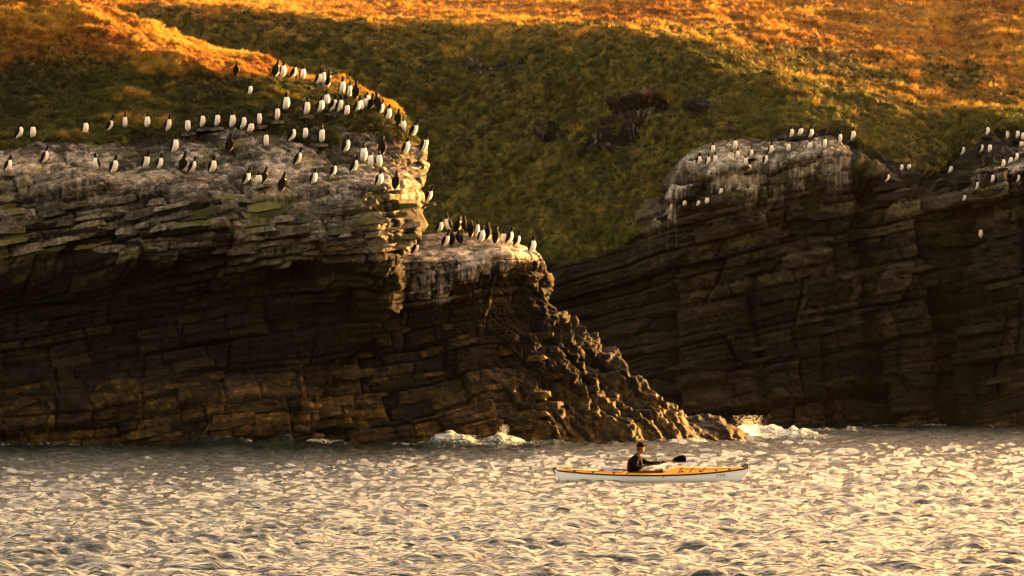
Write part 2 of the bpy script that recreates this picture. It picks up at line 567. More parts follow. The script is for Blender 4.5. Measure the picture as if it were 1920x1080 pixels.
D1 = lattice(rows, 700, 600, wv=3.0, wu=3.2)
cliff1, hill1, P1, ch1 = split_build(D1, lambda p: rock_disp(p, 0.15, 3, .9, 1.15) + fbm(p, .33, 2, 12) * .36, ('sea_cliff', 'headland_turf'),
                                     (M_ROCK_NEAR, M_TURF), None, 1.0, 1)
tag(cliff1, 'layered dark sea cliff of the near headland, pale and whitewashed along its top', 'cliff', kind='structure')
tag(hill1, 'grassy top of the near headland, green below and orange on the ridge', 'hill', kind='structure')

# ------------------------------------------------------------------ lower buttress with bird ledge and the tail running into the sea
rows = []
O1 = 26.2
BR2 = [(-0.6, 2.4, -0.1), (-3, 7, -0.8), (-7, 16, -2.5)]
def r2(px, py, Y, ch, dsil=2.2):
    Y = np.asarray(Y, float) + O1 + np.linspace(0, 1, len(px))**2 * dsil
    rows.append(close_right(rowpts(px, py, Y, ch), BR2))
r2([560, 700, 830, 950, 1080, 1210, 1320, 1420], 900, 121.4, (0, 0, 1, 0, .1, 0, 1), 9)
r2([585, 705, 830, 950, 1075, 1195, 1290, 1385], 826, 121.8, (0, 0, 1, 0, .1, 0, 1), 8.5)
r2([592, 705, 830, 945, 1055, 1150, 1225, 1300], 788, 122.2, (0, 0, 1, 0, .1, 0, 1.2), 7.5)
r2([604, 705, 820, 920, 1010, 1090, 1155, 1218], 740, 122.9, (0, .1, .75, 0, .2, 0, 1.0), 6.5)
r2([622, 710, 810, 900, 980, 1045, 1100, 1150], 690, 123.5, (0, .1, .35, 0, .45, 0, 1.1), 5.5)
r2([655, 722, 810, 890, 955, 1010, 1055, 1095], 640, 123.9, (0, .05, 0, 0, .85, 0, 1.1), 4.6)
r2([672, 732, 810, 880, 940, 985, 1020, 1056], 600, 124.1, (0, .05, 0, 0, .85, 0, 1.0), 4.0)
r2([690, 742, 810, 880, 935, 970, 1000, 1026], 560, 124.2, (0, .1, 0, [.1, .55, .6, .5, .3, .1, 0, 0], .7, 0, 1.1), 3.4)
r2([700, 745, 810, 880, 935, 972, 1004, 1028], 518, 123.9, (0, .05, 0, [.3, .6, .75, .7, .6, .3, .1, .1], .3, 0, .9), 3.0)
r2([700, 745, 805, 875, 935, 975, 1004, 1022], [505, 492, 490, 488, 486, 486, 488, 494], 123.8, (0, .5, 0, [.5, .8, 1, 1, .9, .6, .5, .4], 0, 0, .5), 2.6)
r2([700, 745, 800, 870, 935, 975, 1000, 1014], [492, 480, 478, 474, 468, 470, 474, 480], 124.3, (0, .9, 0, [.6, .8, .9, 1, 1, .8, .8, .8], 0, 0, .35), 2.4)
r2([700, 750, 800, 870, 930, 970, 994, 1008], [475, 466, 462, 458, 456, 460, 468, 475], 126.0, (0, .9, 0, .75, 0, 0, .2), 2.0)
r2([700, 750, 800, 865, 925, 964, 990, 1004], [455, 446, 440, 434, 440, 452, 462, 471], 128.0, (0, .8, 0, .6, 0, 0, .2), 1.4)
r2([700, 750, 800, 860, 920, 960, 988, 1000], [480, 480, 480, 480, 485, 490, 495, 500], 129.2, (0, .5, 0, .2, 0, 0, .4), 1.2)
r2([700, 750, 800, 860, 920, 960, 988, 1000], 820, 131.5, (0, .2, 0, 0, .4, 0, .4), 1.2)
D2 = lattice(rows, 480, 400, wv=2.6, wu=2.4)


def disp2(p):
    tail = smooth(-2.5, 2.0, p[:, 0]) * smooth(8.0, 4.5, p[:, 2])
    al = (p[:, 0] - p[:, 2] * 1.1) * .67
    ac = (p[:, 0] * 1.1 + p[:, 2]) * .67
    q = np.stack([al * .30, p[:, 1] * .6, ac * .55], -1)
    a = rock_disp(p, -0.85, 29, 1.2, 1.15)                  # on the tail the beds plunge towards the sea
    ta = TONE[0]
    b = rock_disp(p, 0.13, 23, .9, 1.3)
    low = .35 + .65 * smooth(.2, 2.2, p[:, 2])
    TONE[0] = TONE[0] * (1 - tail) + ta * tail
    return b * (1 - tail) + tail * (low * a * .95 + fbm(q, .9, 3, 63) * 0.45 + (.28 - np.abs(fbm(p * np.array([1, .6, .8]), 0.8, 4, 72, .55))) * .62 * low + fbm(p, 5.5, 2, 65) * .05 + 0.28)


butt, _t, P2, ch2 = split_build(D2, disp2, ('rock_buttress', 'empty_turf'), (M_ROCK_NEAR, M_TURF), None, 1.0, 21)
bpy.data.objects.remove(_t)
tag(butt, 'lower rock buttress with a bird ledge and a jagged tail running down into the sea', 'rock', kind='structure')

# ------------------------------------------------------------------ far side of the cove: grassy slope, plateau and right-hand cliff
CP = np.array([-320, 0, 250, 480, 680, 850, 1000, 1100, 1180, 1250, 1300, 1360, 1430, 1500, 1570, 1630, 1690, 1750, 1800, 1860, 1930, 2080, 2400], float)
def F(pts):
    a = np.array(pts, float)
    return np.interp(CP, a[:, 0], a[:, 1])
LIP = F([(-320, 500), (850, 500), (1000, 492), (1100, 470), (1180, 440), (1250, 402), (1300, 330), (1360, 318), (1430, 314), (1500, 292), (1570, 278), (1630, 318), (1690, 342), (1750, 350), (1800, 330), (1860, 312), (1930, 300), (2400, 280)])
Y0 = F([(-320, 161), (850, 160), (1000, 158), (1100, 156.5), (1180, 154.5), (1250, 152), (1360, 151), (1500, 150.6), (1630, 151.4), (1690, 150.8), (1750, 151.6), (1785, 153.4), (1830, 150.4), (2080, 150), (2400, 158)])
CREST = F([(-320, -30), (0, -20), (250, 12), (400, 18), (550, 26), (700, 52), (900, 56), (1000, 60), (1100, 66), (1200, 70), (1300, 92), (1430, 128), (1550, 168), (1700, 196), (1800, 206), (1930, 215), (2400, 225)])
DC = F([(-320, 15), (850, 14), (1000, 13), (1250, 12), (1430, 11.5), (1600, 10), (1800, 8.8), (2400, 8.5)])     # how far back the crest stands
RK = F([(-320, 0), (1100, .05), (1200, .3), (1250, .85), (1290, 1), (2400, 1)])
RL = F([(-320, 0), (850, 0), (1000, .75), (1100, .9), (1180, 1), (2400, 1)])                            # rock rather than turf
TOP = F([(-320, 470), (1000, 460), (1180, 400), (1250, 375), (1300, 296), (1360, 276), (1430, 270), (1500, 246), (1570, 244), (1630, 288), (1690, 312), (1750, 322), (1800, 285), (1860, 250), (1930, 240), (2400, 230)])
GUA = F([(-320, 0), (1180, .1), (1250, .8), (1440, 1), (1590, .9), (1605, .1), (1640, .05), (1662, .6), (1695, .5), (1710, .05), (1790, .15), (1830, .8), (2400, 1)])
LDG = F([(-320, 1.0), (1180, 1.2), (1300, 3.4), (1570, 3.4), (1630, 2.0), (1750, 2.2), (1800, 4), (2400, 4)])
rows = []
def r3(py, Y, ch):
    rows.append(rowpts(CP, py, np.asarray(Y) * 1.3, [np.broadcast_to(c, CP.shape) for c in ch]))
z0 = np.zeros_like(CP)
r3(850, Y0, (0, 0, 1, 0, .3, 0, 1))
r3(800, Y0, (0, 0, 1, 0, [.8] * 10 + [.45] * 13, 0, 1))
r3(745, Y0 + .4, (0, .1, .6, 0, [.9] * 10 + [.6] * 13, 0, 1))
r3(690, Y0 + 1.0, (0, .1, .2, 0, [.95] * 10 + [.85] * 13, 0, 1))
r3(600, Y0 + 1.1, (0, .3, 0, 0, [0.97] * 10 + [.8] * 3 + [.55] * 10, 0, 1.1))
r3((LIP * .45 + 600 * .55), Y0 + .8, ((1 - RL) * .9, .5, 0, .15, [.9] * 9 + [.3] * 14, 0, 1.1))
r3((LIP * .8 + 600 * .2), Y0 + .5, ((1 - RL) * 1.0, .6, 0, .5 * GUA, .12, 0, 1.0))
r3(LIP + 6, Y0 + .6, ((1 - RK), .8, 0, .95 * GUA, 0, 0, .9))
r3(LIP * .8 + TOP * .2 - 3, Y0 + .9 + LDG * .25, ((1 - RK), .7, 0, .8 * GUA, 0, .1, .7))
r3(LIP * .2 + TOP * .8, Y0 + .9 + LDG * .85, ((1 - RK) * .8 + .1, .5, 0, .35 * GUA, 0, .1, .8))
r3(TOP - 4, Y0 + 1.0 + LDG, (.8, .5, 0, .1, .1, .15, .5))
k = 0.30
r3(TOP * (1 - k) + CREST * k, Y0 + 1 + LDG + (DC - 1 - LDG) * k * .9, (1, .5, 0, 0, 0, .08, .8))
k = 0.62
r3(TOP * (1 - k) + CREST * k, Y0 + 1 + LDG + (DC - 1 - LDG) * k * .92, (1, .5, 0, 0, 0, .12, .8))
k = 0.88
r3(TOP * (1 - k) + CREST * k, Y0 + 1 + LDG + (DC - 1 - LDG) * k * .95, (1, .5, 0, 0, 0, F([(-320, .4), (700, .12), (1500, .15), (2400, .4)]), .8))
r3(CREST, Y0 + DC + 1.2, (1, .5, 0, 0, 0, F([(-320, .9), (700, .35), (1300, .3), (1500, .5), (2400, .8)]), .8))
r3(CREST * .78, Y0 + DC + 7, (1, .5, 0, 0, 0, F([(-320, 1), (400, .9), (900, .8), (1200, .45), (1500, .25), (2400, .4)]), .8))
r3(CREST * .45 - 2, Y0 + DC + 17, (1, .5, 0, 0, 0, F([(-320, 1), (900, 1), (1300, .8), (1700, .7), (2400, .6)]), .8))
r3(-30, Y0 + DC + 38, (1, .5, 0, 0, 0, .85, .8))
r3(-90, Y0 + DC + 75, (1, .5, 0, 0, 0, .9, .8))
r3(60, Y0 + DC + 190, (1, .5, 0, 0, 0, .9, .8))
D3 = lattice(rows, 760, 560, wv=np.array([1.5] + [3.0] * 12 + [2.0, 3.5, 4.5, 4, 2, 0.6]), wu=np.array([2.5, 2.2, 2.2, 2.2, 2.2, 2.4, 2.4] + [3.5] * 13 + [3, 1.5]))


def disp3(p):
    d = rock_disp(p, 0.20, 43, 0.35, 1.8) * 1.15
    TONE[0] = .5 + (TONE[0] - .5) * .85
    x, z = p[:, 0] + p[:, 2] * .08 + fbm(p, .5, 2, 77) * .25, p[:, 2]
    for xc, wd, dp, zt in ((23.2, .55, 1.9, 14), (13.2, .30, .9, 9), (19.4, .35, 1.1, 14), (8.6, .5, 1.0, 8), (17.0, .22, .6, 7), (28, .5, 1.4, 14)):
        d -= dp * np.exp(-((x - xc) / wd)**2) * smooth(zt, zt - 1.5, z)
    q = p * np.array([1, 1, .18])
    return d + fbm(q, .28, 2, 78) * .75


# the bare scar in the far slope
sx = (D3[..., 0] / D3[..., 1]) * FPX + 960
sy = HOR - (D3[..., 2] - CAM_Z) / D3[..., 1] * FPX
sn = fbm(D3[..., :3].reshape(-1, 3), 0.9, 4, 99).reshape(sx.shape)
scar = np.zeros_like(sx)
for (cx, cy, wx, wy, rot) in ((1145, 262, 95, 24, .35), (1195, 208, 85, 18, .3), (1310, 215, 30, 14, .2), (920, 128, 60, 10, .1), (1035, 255, 30, 16, 0)):
    dx, dy = sx - cx, sy - cy
    u = (dx * math.cos(rot) - dy * math.sin(rot)) / wx
    v = (dx * math.sin(rot) + dy * math.cos(rot)) / wy
    scar = np.maximum(scar, 1 - np.sqrt(u * u + v * v) * 0.8 + sn * 0.55)
sm_ = smooth(0.25, 0.6, scar) * (sy < 330)
D3[..., 3] = D3[..., 3] * (1 - sm_)
D3[..., 4] = np.where(sm_ > .02, .45, D3[..., 4])
D3[..., 6] = np.maximum(D3[..., 6], sm_ * .45)
D3[..., 7] = np.maximum(D3[..., 7], sm_ * .45)  # shade of the scar's overhang painted in as darker rock
D3[..., 9] = np.where(sm_ > .02, 1.2, D3[..., 9])
cliff3, hill3, P3, ch3 = split_build(D3, disp3, ('sea_cliff', 'cove_hillside'), (M_ROCK_FAR, M_TURF), None, 1.25, 41)
tag(cliff3, 'dark fissured sea cliff on the far side of the cove, whitewashed under its ledges', 'cliff', kind='structure')
tag(hill3, 'steep green hillside behind the cove rising to a sunlit orange moor', 'hill', kind='structure')

# ------------------------------------------------------------------ the sea
def ocean_tile(n, L, wind, wl_peak, rms, seed, spread=2.0):
    r = np.random.default_rng(seed)
    k = np.fft.fftfreq(n, L / n) * 2 * np.pi
    kx, ky = np.meshgrid(k, k)
    kk = np.hypot(kx, ky)
    kk[0, 0] = 1e-6
    kp = 2 * np.pi / wl_peak
    c = (kx * math.cos(wind) + ky * math.sin(wind)) / kk
    S = np.exp(-1.25 * (kp / kk)**2) / kk**3.7 * (0.18 + np.abs(c)**spread) * np.exp(-(kk * 0.035)**2)
    S[0, 0] = 0
    A = np.sqrt(S) * (r.normal(size=(n, n)) + 1j * r.normal(size=(n, n)))
    h = np.fft.ifft2(A)
    sc = rms / np.std(h.real)
    dx = np.fft.ifft2(-1j * kx / kk * A).real * sc
    dy = np.fft.ifft2(-1j * ky / kk * A).real * sc
    return h.real * sc, dx, dy


def samp(t, x, y, L):
    n = t.shape[0]
    u = (x / L * n) % n
    v = (y / L * n) % n
    i = np.floor(u).astype(int); j = np.floor(v).astype(int)
    fu, fv = u - i, v - j
    i1, j1 = (i + 1) % n, (j + 1) % n
    i, j = i % n, j % n
    return (t[j, i] * (1 - fu) * (1 - fv) + t[j, i1] * fu * (1 - fv) + t[j1, i] * (1 - fu) * fv + t[j1, i1] * fu * fv)


xs = np.concatenate([[-4000, -1200, -300, -90, -50], np.linspace(-33, 33, 640), [50, 90, 300, 1200, 4000]])
Yf = 21490.0 / np.linspace(21490 / 50.0, 21490 / 214.0, 680)
ys = np.concatenate([[-3000, -600, -100, 0, 25, 42], Yf, [235, 300, 500, 1500, 4000]])
X, Y = np.meshgrid(xs, ys)
# narrow the fine columns towards the camera, so that they stay even in view
sc_ = np.clip(Y / 200.0, 0.30, 1.1)
fine = (np.abs(X) <= 33)
X = np.where(fine, X * sc_, X)
h1, a1, b1 = ocean_tile(1024, 53.0, R(-68), 4.2, 0.050, 5, 1.6)
h2, a2, b2 = ocean_tile(1024, 23.0, R(-112), 0.90, 0.0265, 9, 0.9)
c1, s1 = math.cos(.3), math.sin(.3)
Xr, Yr = X * c1 + Y * s1, -X * s1 + Y * c1
Z = samp(h1, X, Y, 53.0) + samp(h2, Xr, Yr, 23.0)
DX = samp(a1, X, Y, 53.0) + samp(a2, Xr, Yr, 23.0)
DY = samp(b1, X, Y, 53.0) + samp(b2, Xr, Yr, 23.0)
fade = smooth(46, 36, np.abs(X)) * smooth(40, 49, Y) * smooth(240, 216, Y)
P_ = np.stack([X, Y, Y * 0], -1).reshape(-1, 3)
gust = 1.0 + 0.22 * fbm(P_, 0.09, 2, 5).reshape(X.shape)
Z *= gust
# swell heaping and breaking against the rocks
foam = np.zeros_like(Z)
HEAP = np.zeros_like(Z)
aer = np.zeros_like(Z)
nb = fbm(P_, 1.1, 4, 91).reshape(X.shape)
nb2 = fbm(P_, 3.5, 3, 93).reshape(X.shape)
for (px, py, wx, wy, hh, fo) in ((850, 837, 1.3, 1.3, .62, .8), (945, 836, 1.1, 1.2, .5, .75), (1010, 834, .9, 1.0, .3, .55), (1385, 824, 1.0, 1.8, .85, .95), (1450, 822, 2.0, 1.8, .65, .85),
                                 (1350, 826, 0.7, 1.4, .5, .8), (1560, 812, 3.4, 2.0, .30, .5), (500, 838, 3.2, 1.6, .45, .16), (1700, 806, 5, 1.5, .08, .3), (370, 840, .9, .9, .15, .4),
                                 (200, 842, 1.5, .8, .1, .3), (640, 838, 1.2, .9, .12, .3), (1180, 832, 1.6, .9, .12, .35), (1870, 804, 2, 1.2, .08, .3)):
    yy = 21490 / (py - HOR)
    xx = (px - 960) / FPX * yy
    g = np.exp(-((X - xx) / wx)**2 - ((Y - yy) / wy)**2)
    HEAP = np.maximum(HEAP, g * hh * .7 * (0.8 + 0.6 * nb + 0.22 * nb2))
    foam = np.maximum(foam, np.clip(g * 1.3 + nb * .4 * (g > .08), 0, 1) * fo)
    aer = np.maximum(aer, np.clip(g * 1.3, 0, 1) * (fo if fo > .5 else 0))
for PP, xa, xb in ((P1, -26, 9), (P2, -12, 11), (P3, -4, 34)):
    q = PP.reshape(-1, 3)
    q = q[np.abs(q[:, 2]) < .35]
    bx = np.linspace(xa, xb, int((xb - xa) / .3))
    k_ = np.digitize(q[:, 0], bx)
    yf = np.array([q[k_ == i_, 1].min() if (k_ == i_).any() else np.nan for i_ in range(1, len(bx))])
    cxb = .5 * (bx[1:] + bx[:-1])
    okb = ~np.isnan(yf)
    if okb.sum() < 4:
        continue
    front_y = np.interp(X, cxb[okb], yf[okb], left=1e6, right=1e6)
    band = np.exp(-np.clip(front_y - Y, 0, 9)**2 / .9) * (Y < front_y + 1.2) * (front_y < 1e5)
    foam = np.maximum(foam, band * np.clip(.40 + .45 * nb + .2 * fbm(P_, .25, 2, 17).reshape(X.shape), 0, .85))
    HEAP += band * .10 * np.clip(nb + .4, 0, 1)
Z = (Z + HEAP) * fade
V = np.stack([X + DX * fade * 1.25, Y + DY * fade * 1.25, Z], -1).reshape(-1, 3)
# calmer water moved aside by the kayak is left to the waves; a thin line of foam along the rocks
ny, nx = Z.shape
idx = np.arange(ny * nx).reshape(ny, nx)
f = np.stack([idx[:-1, :-1], idx[:-1, 1:], idx[1:, 1:], idx[1:, :-1]], -1).reshape(-1, 4)
sea = mesh_np('sea', V, f, M_WATER, True, {'foam': foam.ravel(), 'aerated': aer.ravel()})
tag(sea, 'choppy sea reflecting the pale evening sky, dark green under the cliffs', 'water', kind='structure')

# ------------------------------------------------------------------ rock slabs: loose and jutting beds that can be picked apart
def slab_mesh(seed, nx_=5, taper=0.35):
    r = random.Random(seed)
    bm = bmesh.new()
    bmesh.ops.create_cube(bm, size=1.0)
    cuts = [e for e in bm.edges if abs(e.verts[0].co.x - e.verts[1].co.x) > .5]
    bmesh.ops.subdivide_edges(bm, edges=cuts, cuts=3)
    a0, a1 = r.uniform(-.25, .25), r.uniform(-.25, .25)
    for v in bm.verts:
        x, y, z = v.co
        e = abs(x) * 2
        t = 1 - taper * r.uniform(.5, 1) * e**2
        v.co.y = y * t + r.uniform(-.09, .09)
        v.co.z = z * (1 - taper * .7 * e**3) + r.uniform(-.07, .07) + .08 * math.sin(x * 5 + seed)
        v.co.x = x + (a0 if z > 0 else a1) * (y) * .4 + r.uniform(-.05, .05) + (.10 * (1 if z > 0 else -1) * (1 if x > 0 else -1) * r.uniform(-1, .5) if e > .8 else 0)
    bmesh.ops.bevel(bm, geom=[e for e in bm.edges], offset=.035, segments=1, affect='EDGES')
    me = bpy.data.meshes.new('rock_slab')
    bm.to_mesh(me); bm.free()
    for an in ('pale', 'foot', 'guano', 'wet_shade', 'tone'):
        at = me.attributes.new(an, 'FLOAT', 'POINT')
        at.data.foreach_set('value', np.full(len(me.vertices), dict(pale=.95, foot=0, guano=.15, wet_shade=0, tone=r.uniform(.3, .8))[an], dtype=np.float32))
    return me


SLABS_NEAR = [slab_mesh(k) for k in range(10)]
SLABS_FAR = [slab_mesh(50 + k) for k in range(10)]
for me in SLABS_NEAR: me.materials.append(M_ROCK_NEAR)
for me in SLABS_FAR:
    me.materials.append(M_ROCK_FAR)
    me.attributes['pale'].data.foreach_set('value', np.full(len(me.vertices), .35, dtype=np.float32))
    me.attributes['tone'].data.foreach_set('value', np.full(len(me.vertices), .36, dtype=np.float32))
SLABS_FOOT = [slab_mesh(80 + k, taper=.5) for k in range(6)]
for me in SLABS_FOOT:
    me.materials.append(M_ROCK_NEAR)
    me.attributes['pale'].data.foreach_set('value', np.zeros(len(me.vertices), dtype=np.float32))
    me.attributes['guano'].data.foreach_set('value', np.zeros(len(me.vertices), dtype=np.float32))
    me.attributes['foot'].data.foreach_set('value', np.full(len(me.vertices), .9, dtype=np.float32))


def put_slab(parent, meshes, loc, size, dip, yaw, roll=0.0):
    o = bpy.data.objects.new('rock_slab', random.choice(meshes))
    o.location = loc
    o.scale = size
    o.rotation_euler = (roll, -dip, yaw)
    o.parent = parent
    COL.objects.link(o)
    return o


def scatter_slabs(P, mask, parent, meshes, count, dip, sz, seed, depth=.30, mind=.5):
    r = np.random.default_rng(seed)
    w = mask.ravel().astype(float)
    c = np.flatnonzero(w > 0)
    got = []
    tries = 0
    while len(got) < count and tries < count * 30:
        tries += 1
        i = r.choice(c)
        if r.random() > w[i]:
            continue
        p = P.reshape(-1, 3)[i]
        if any(abs(p[2] - q[2]) < mind * .30 and abs(p[0] - q[0]) < mind * 1.6 for q in got):
            continue
        got.append(p)
        L = r.uniform(sz[0], sz[1])
        H = r.uniform(.20, .50) * L**.5 * .62
        D_ = r.uniform(.5, .9) * min(L, 1.0)
        put_slab(parent, meshes, (p[0], p[1] + D_ * (.5 - depth), p[2]), (L, D_, H), dip + r.normal(0, .04), r.normal(0, .16), r.normal(0, .08))


sx1 = P1[..., 0] / P1[..., 1] * FPX + 960
sy1 = HOR - (P1[..., 2] - CAM_Z) / P1[..., 1] * FPX
front1 = (P1[..., 1] < 148.2) & (sx1 > -200) & (sx1 < 770)
scatter_slabs(P1, front1 * (ch1['pale'] > .6) * (ch1['rough'] > .95) * (sy1 < 470) * 1.0, cliff1, SLABS_NEAR, 110, .15, (.5, 1.7), 3, .2)
scatter_slabs(P1, front1 * (ch1['foot'] > .4) * (ch1['turf'] < .2) * (sy1 > 690) * (sy1 < 820) * 1.0, cliff1, SLABS_FOOT, 26, .15, (.8, 2.0), 4, .12)
front3 = (sx > 1240) & (sx < 2050)
P3s = HOR - (P3[..., 2] - CAM_Z) / P3[..., 1] * FPX
scatter_slabs(P3, front3 * (ch3['turf'] < .25) * (P3s < 520) * (P3s > 335) * 1.0, cliff3, SLABS_FAR, 60, .22, (.8, 2.6), 5, .10, .9)
scatter_slabs(P3, front3 * (ch3['turf'] < .25) * (P3s >= 520) * (P3s < 740) * .6, cliff3, SLABS_FAR, 22, .22, (1.4, 3.4), 6, .02, 1.6)
sx2 = P2[..., 0] / P2[..., 1] * FPX + 960
sy2 = HOR - (P2[..., 2] - CAM_Z) / P2[..., 1] * FPX
scatter_slabs(P2, (P2[..., 1] < 157) * (sy2 > 600) * (sy2 < 815) * (np.arange(480)[None, :] < 250) * 1.0, butt, SLABS_FOOT, 46, .15, (.5, 1.5), 8, .15, .7)

# ------------------------------------------------------------------ where every bird stands (photograph pixels of its feet), height and turn
# turn: F breast to the viewer, S side on, B back to the viewer, P breast shown but head turned back, H hunched; lower case = facing left
BIRDS = {
 'near_row': ('in the long row standing along the turf edge of the near headland', 'guillemots in the row along the near turf edge', 36,
   [(34, 263, 'S'), (61, 261, 'F'), (159, 255, 'F'), (204, 248, 'S'), (234, 243, 'F'), (276, 243, 'F'), (314, 249, 'S'), (353, 250, 'F'), (380, 241, 'F'),
    (407, 240, 'F'), (435, 242, 'F'), (455, 244, 'F'), (469, 250, 'H'), (487, 237, 'F'), (520, 228, 'F'), (536, 209, 'F')]),
 'near_high': ('of the pair standing apart on the green slope of the near headland', 'guillemots apart on the near green slope', 30,
   [(443, 144, 'B'), (467, 182, 'F')]),
 'near_ridge': ('in the file up on the skyline of the near headland', 'guillemots on the near skyline', 33,
   [(518, 146, 'B'), (530, 147, 'F'), (548, 149, 'S'), (567, 152, 'F'), (597, 161, 'S'), (606, 162, 'F'), (615, 165, 'B')]),
 'near_crowd': ('in the dense crowd at the crown of the near headland', 'guillemots crowded at the crown of the headland', 34,
   [(575, 218, 'F'), (600, 214, 'F'), (612, 201, 'F'), (622, 212, 'S'), (636, 214, 'S'), (641, 178, 'F'), (650, 220, 'F'), (655, 185, 'F'), (667, 187, 'B'),
    (668, 213, 'S'), (676, 211, 'F'), (684, 206, 'F'), (689, 200, 'P'), (696, 207, 'B'), (707, 205, 'b'), (713, 216, 'S'), (727, 228, 'F')]),
 'near_slab': ('of those scattered high on the bare pale rock below the turf edge', 'guillemots high on the pale rock', 37,
   [(327, 289, 'F'), (431, 287, 'B'), (499, 277, 'F'), (545, 268, 'S'), (572, 264, 'P'), (604, 271, 'F'), (556, 313, 'S'), (648, 288, 'S'), (717, 292, 'B')]),
 'near_corner': ('of the few stepping down the right corner of the near headland', 'guillemots at the right corner of the headland', 36,
   [(747, 238, 'B'), (756, 250, 'F'), (773, 259, 'S'), (760, 291, 'S'), (794, 286, 'S')]),
 'near_brink': ('on the brink of the near cliff, lowest line of birds on the pale rock', 'guillemots on the brink of the near cliff', 37,
   [(14, 325, 'S'), (83, 308, 'S'), (181, 320, 'f'), (212, 328, 'S'), (272, 319, 'S'), (298, 319, 'S'), (344, 323, 'B'), (359, 326, 'S'), (397, 327, 'S'),
    (461, 348, 'S'), (486, 348, 'H'), (496, 347, 'B'), (529, 361, 'B'), (587, 348, 'S'), (623, 335, 'S'), (662, 326, 'S'), (682, 306, 'F'), (695, 315, 'P'),
    (711, 316, 'F'), (711, 352, 'F'), (743, 358, 'B'), (811, 373, 'S')]),
 'ledge': ('on the lower ledge, the flat top of the rock buttress', 'guillemots on the buttress ledge', 35,
   [(776, 479, 'S'), (823, 438, 'S'), (834, 466, 'S'), (841, 436, 'f'), (847, 463, 'B'), (858, 437, 'B'), (861, 460, 'b'), (871, 438, 'b'), (883, 446, 'B'),
    (893, 444, 'F'), (902, 456, 'F'), (914, 451, 'B'), (930, 458, 'B'), (943, 458, 'H'), (953, 460, 'S'), (967, 464, 'S'), (997, 476, 'F')]),
 'far_upper': ('in the broken upper row on the ledges of the far cliff', 'guillemots on the upper ledges of the far cliff', 26,
   [(1336, 290, 'F'), (1378, 282, 'F'), (1382, 300, 'F'), (1408, 298, 'F'), (1445, 291, 'F'), (1478, 286, 'F'), (1483, 260, 'F'), (1499, 257, 'H'), (1518, 282, 'H'),
    (1519, 261, 'F'), (1546, 281, 'F'), (1575, 270, 'F'), (1598, 266, 'F')]),
 'far_lip': ('on the whitewashed lip at the left end of the far cliff', 'guillemots on the left lip of the far cliff', 25,
   [(1310, 311, 'F'), (1327, 311, 'F'), (1341, 308, 'F'), (1397, 313, 'P'), (1403, 323, 'H'), (1435, 310, 'F')]),
 'far_low': ('on the small low ledge at the left foot of the far turf', 'guillemots on the small low ledge', 21,
   [(1258, 396, 'F'), (1283, 388, 'H'), (1308, 388, 'H'), (1325, 384, 'H'), (1351, 365, 'H')]),
 'far_notch': ('of the three beside the dark notch in the far cliff', 'guillemots beside the dark notch', 22,
   [(1661, 343, 'S'), (1690, 322, 'F'), (1704, 319, 'H')]),
 'far_right': ('on the stepped ledges at the far right of the picture', 'guillemots on the stepped ledges at the far right', 24,
   [(1781, 326, 'H'), (1804, 292, 'S'), (1807, 379, 'H'), (1831, 358, 'F'), (1838, 288, 'F'), (1838, 448, 'P'), (1850, 256, 'F'), (1855, 287, 'F'), (1860, 344, 'F'),
    (1879, 316, 'F'), (1889, 263, 'F'), (1894, 308, 'H'), (1904, 304, 'F'), (1907, 262, 'F'), (1908, 343, 'F'), (1915, 277, 'H'), (1916, 266, 'F')]),
}
bpy.context.view_layer.update()
DG = bpy.context.evaluated_depsgraph_get()


def cast(px, py):
    d_ = Vector(((px - 960) / FPX, 1.0, (HOR - py) / FPX)).normalized()
    ok, loc, nor, _, ob, _m = SC.ray_cast(DG, Vector((0, 0, CAM_Z)), d_, distance=400)
    return (loc, nor, ob) if ok else None


SPOTS = []
for key, (where, group, hpx, lst) in BIRDS.items():
    far = key.startswith('far')
    lo, hi = (188, 232) if far else (142, 172)
    lst = sorted(lst)
    for n_, (px, py, turn) in enumerate(lst):
        hit = None
        for dy in range(0, 40):
            h = cast(px, py + dy)
            if h and lo < h[0].y < hi:
                hit = h
                break
            if dy > 6:
                h = cast(px - dy * .6, py + dy * .6)
                if h and lo < h[0].y < hi:
                    hit = h
                    break
        if hit is None:
            print('NO GROUND', key, px, py)
            continue
        SPOTS.append((key, n_, len(lst), px, py, turn, hpx, hit))
        if SPOTS[-1][7][1].z < .2: print('steep', key, px, py, round(hit[1].z, 2), 'dy', dy)

# ------------------------------------------------------------------ grass
def tuft_mesh(seed, blades, hgt, spread, lean, width):
    r = random.Random(seed)
    vs, fs = [], []
    for k in range(blades):
        a = r.uniform(0, 2 * math.pi)
        x, y = r.gauss(0, spread), r.gauss(0, spread)
        h = hgt * r.uniform(.55, 1.15)
        l = lean * r.uniform(.4, 1.5)
        w = width * r.uniform(.7, 1.3)
        dx, dy = math.cos(a), math.sin(a)
        px_, py_ = -dy * w, dx * w
        b = len(vs)
        vs += [(x - px_, y - py_, -.06), (x + px_, y + py_, -.06),
               (x + dx * l * .35 - px_ * .8, y + dy * l * .35 - py_ * .8, h * .55), (x + dx * l * .35 + px_ * .8, y + dy * l * .35 + py_ * .8, h * .55),
               (x + dx * l, y + dy * l, h * r.uniform(.62, 1.0))]
        fs += [(b, b + 1, b + 3), (b, b + 3, b + 2), (b + 2, b + 3, b + 4)]
    me = bpy.data.meshes.new('grass_tuft')
    me.from_pydata(vs, [], fs)
    me.materials.append(M_GRASS)
    return me


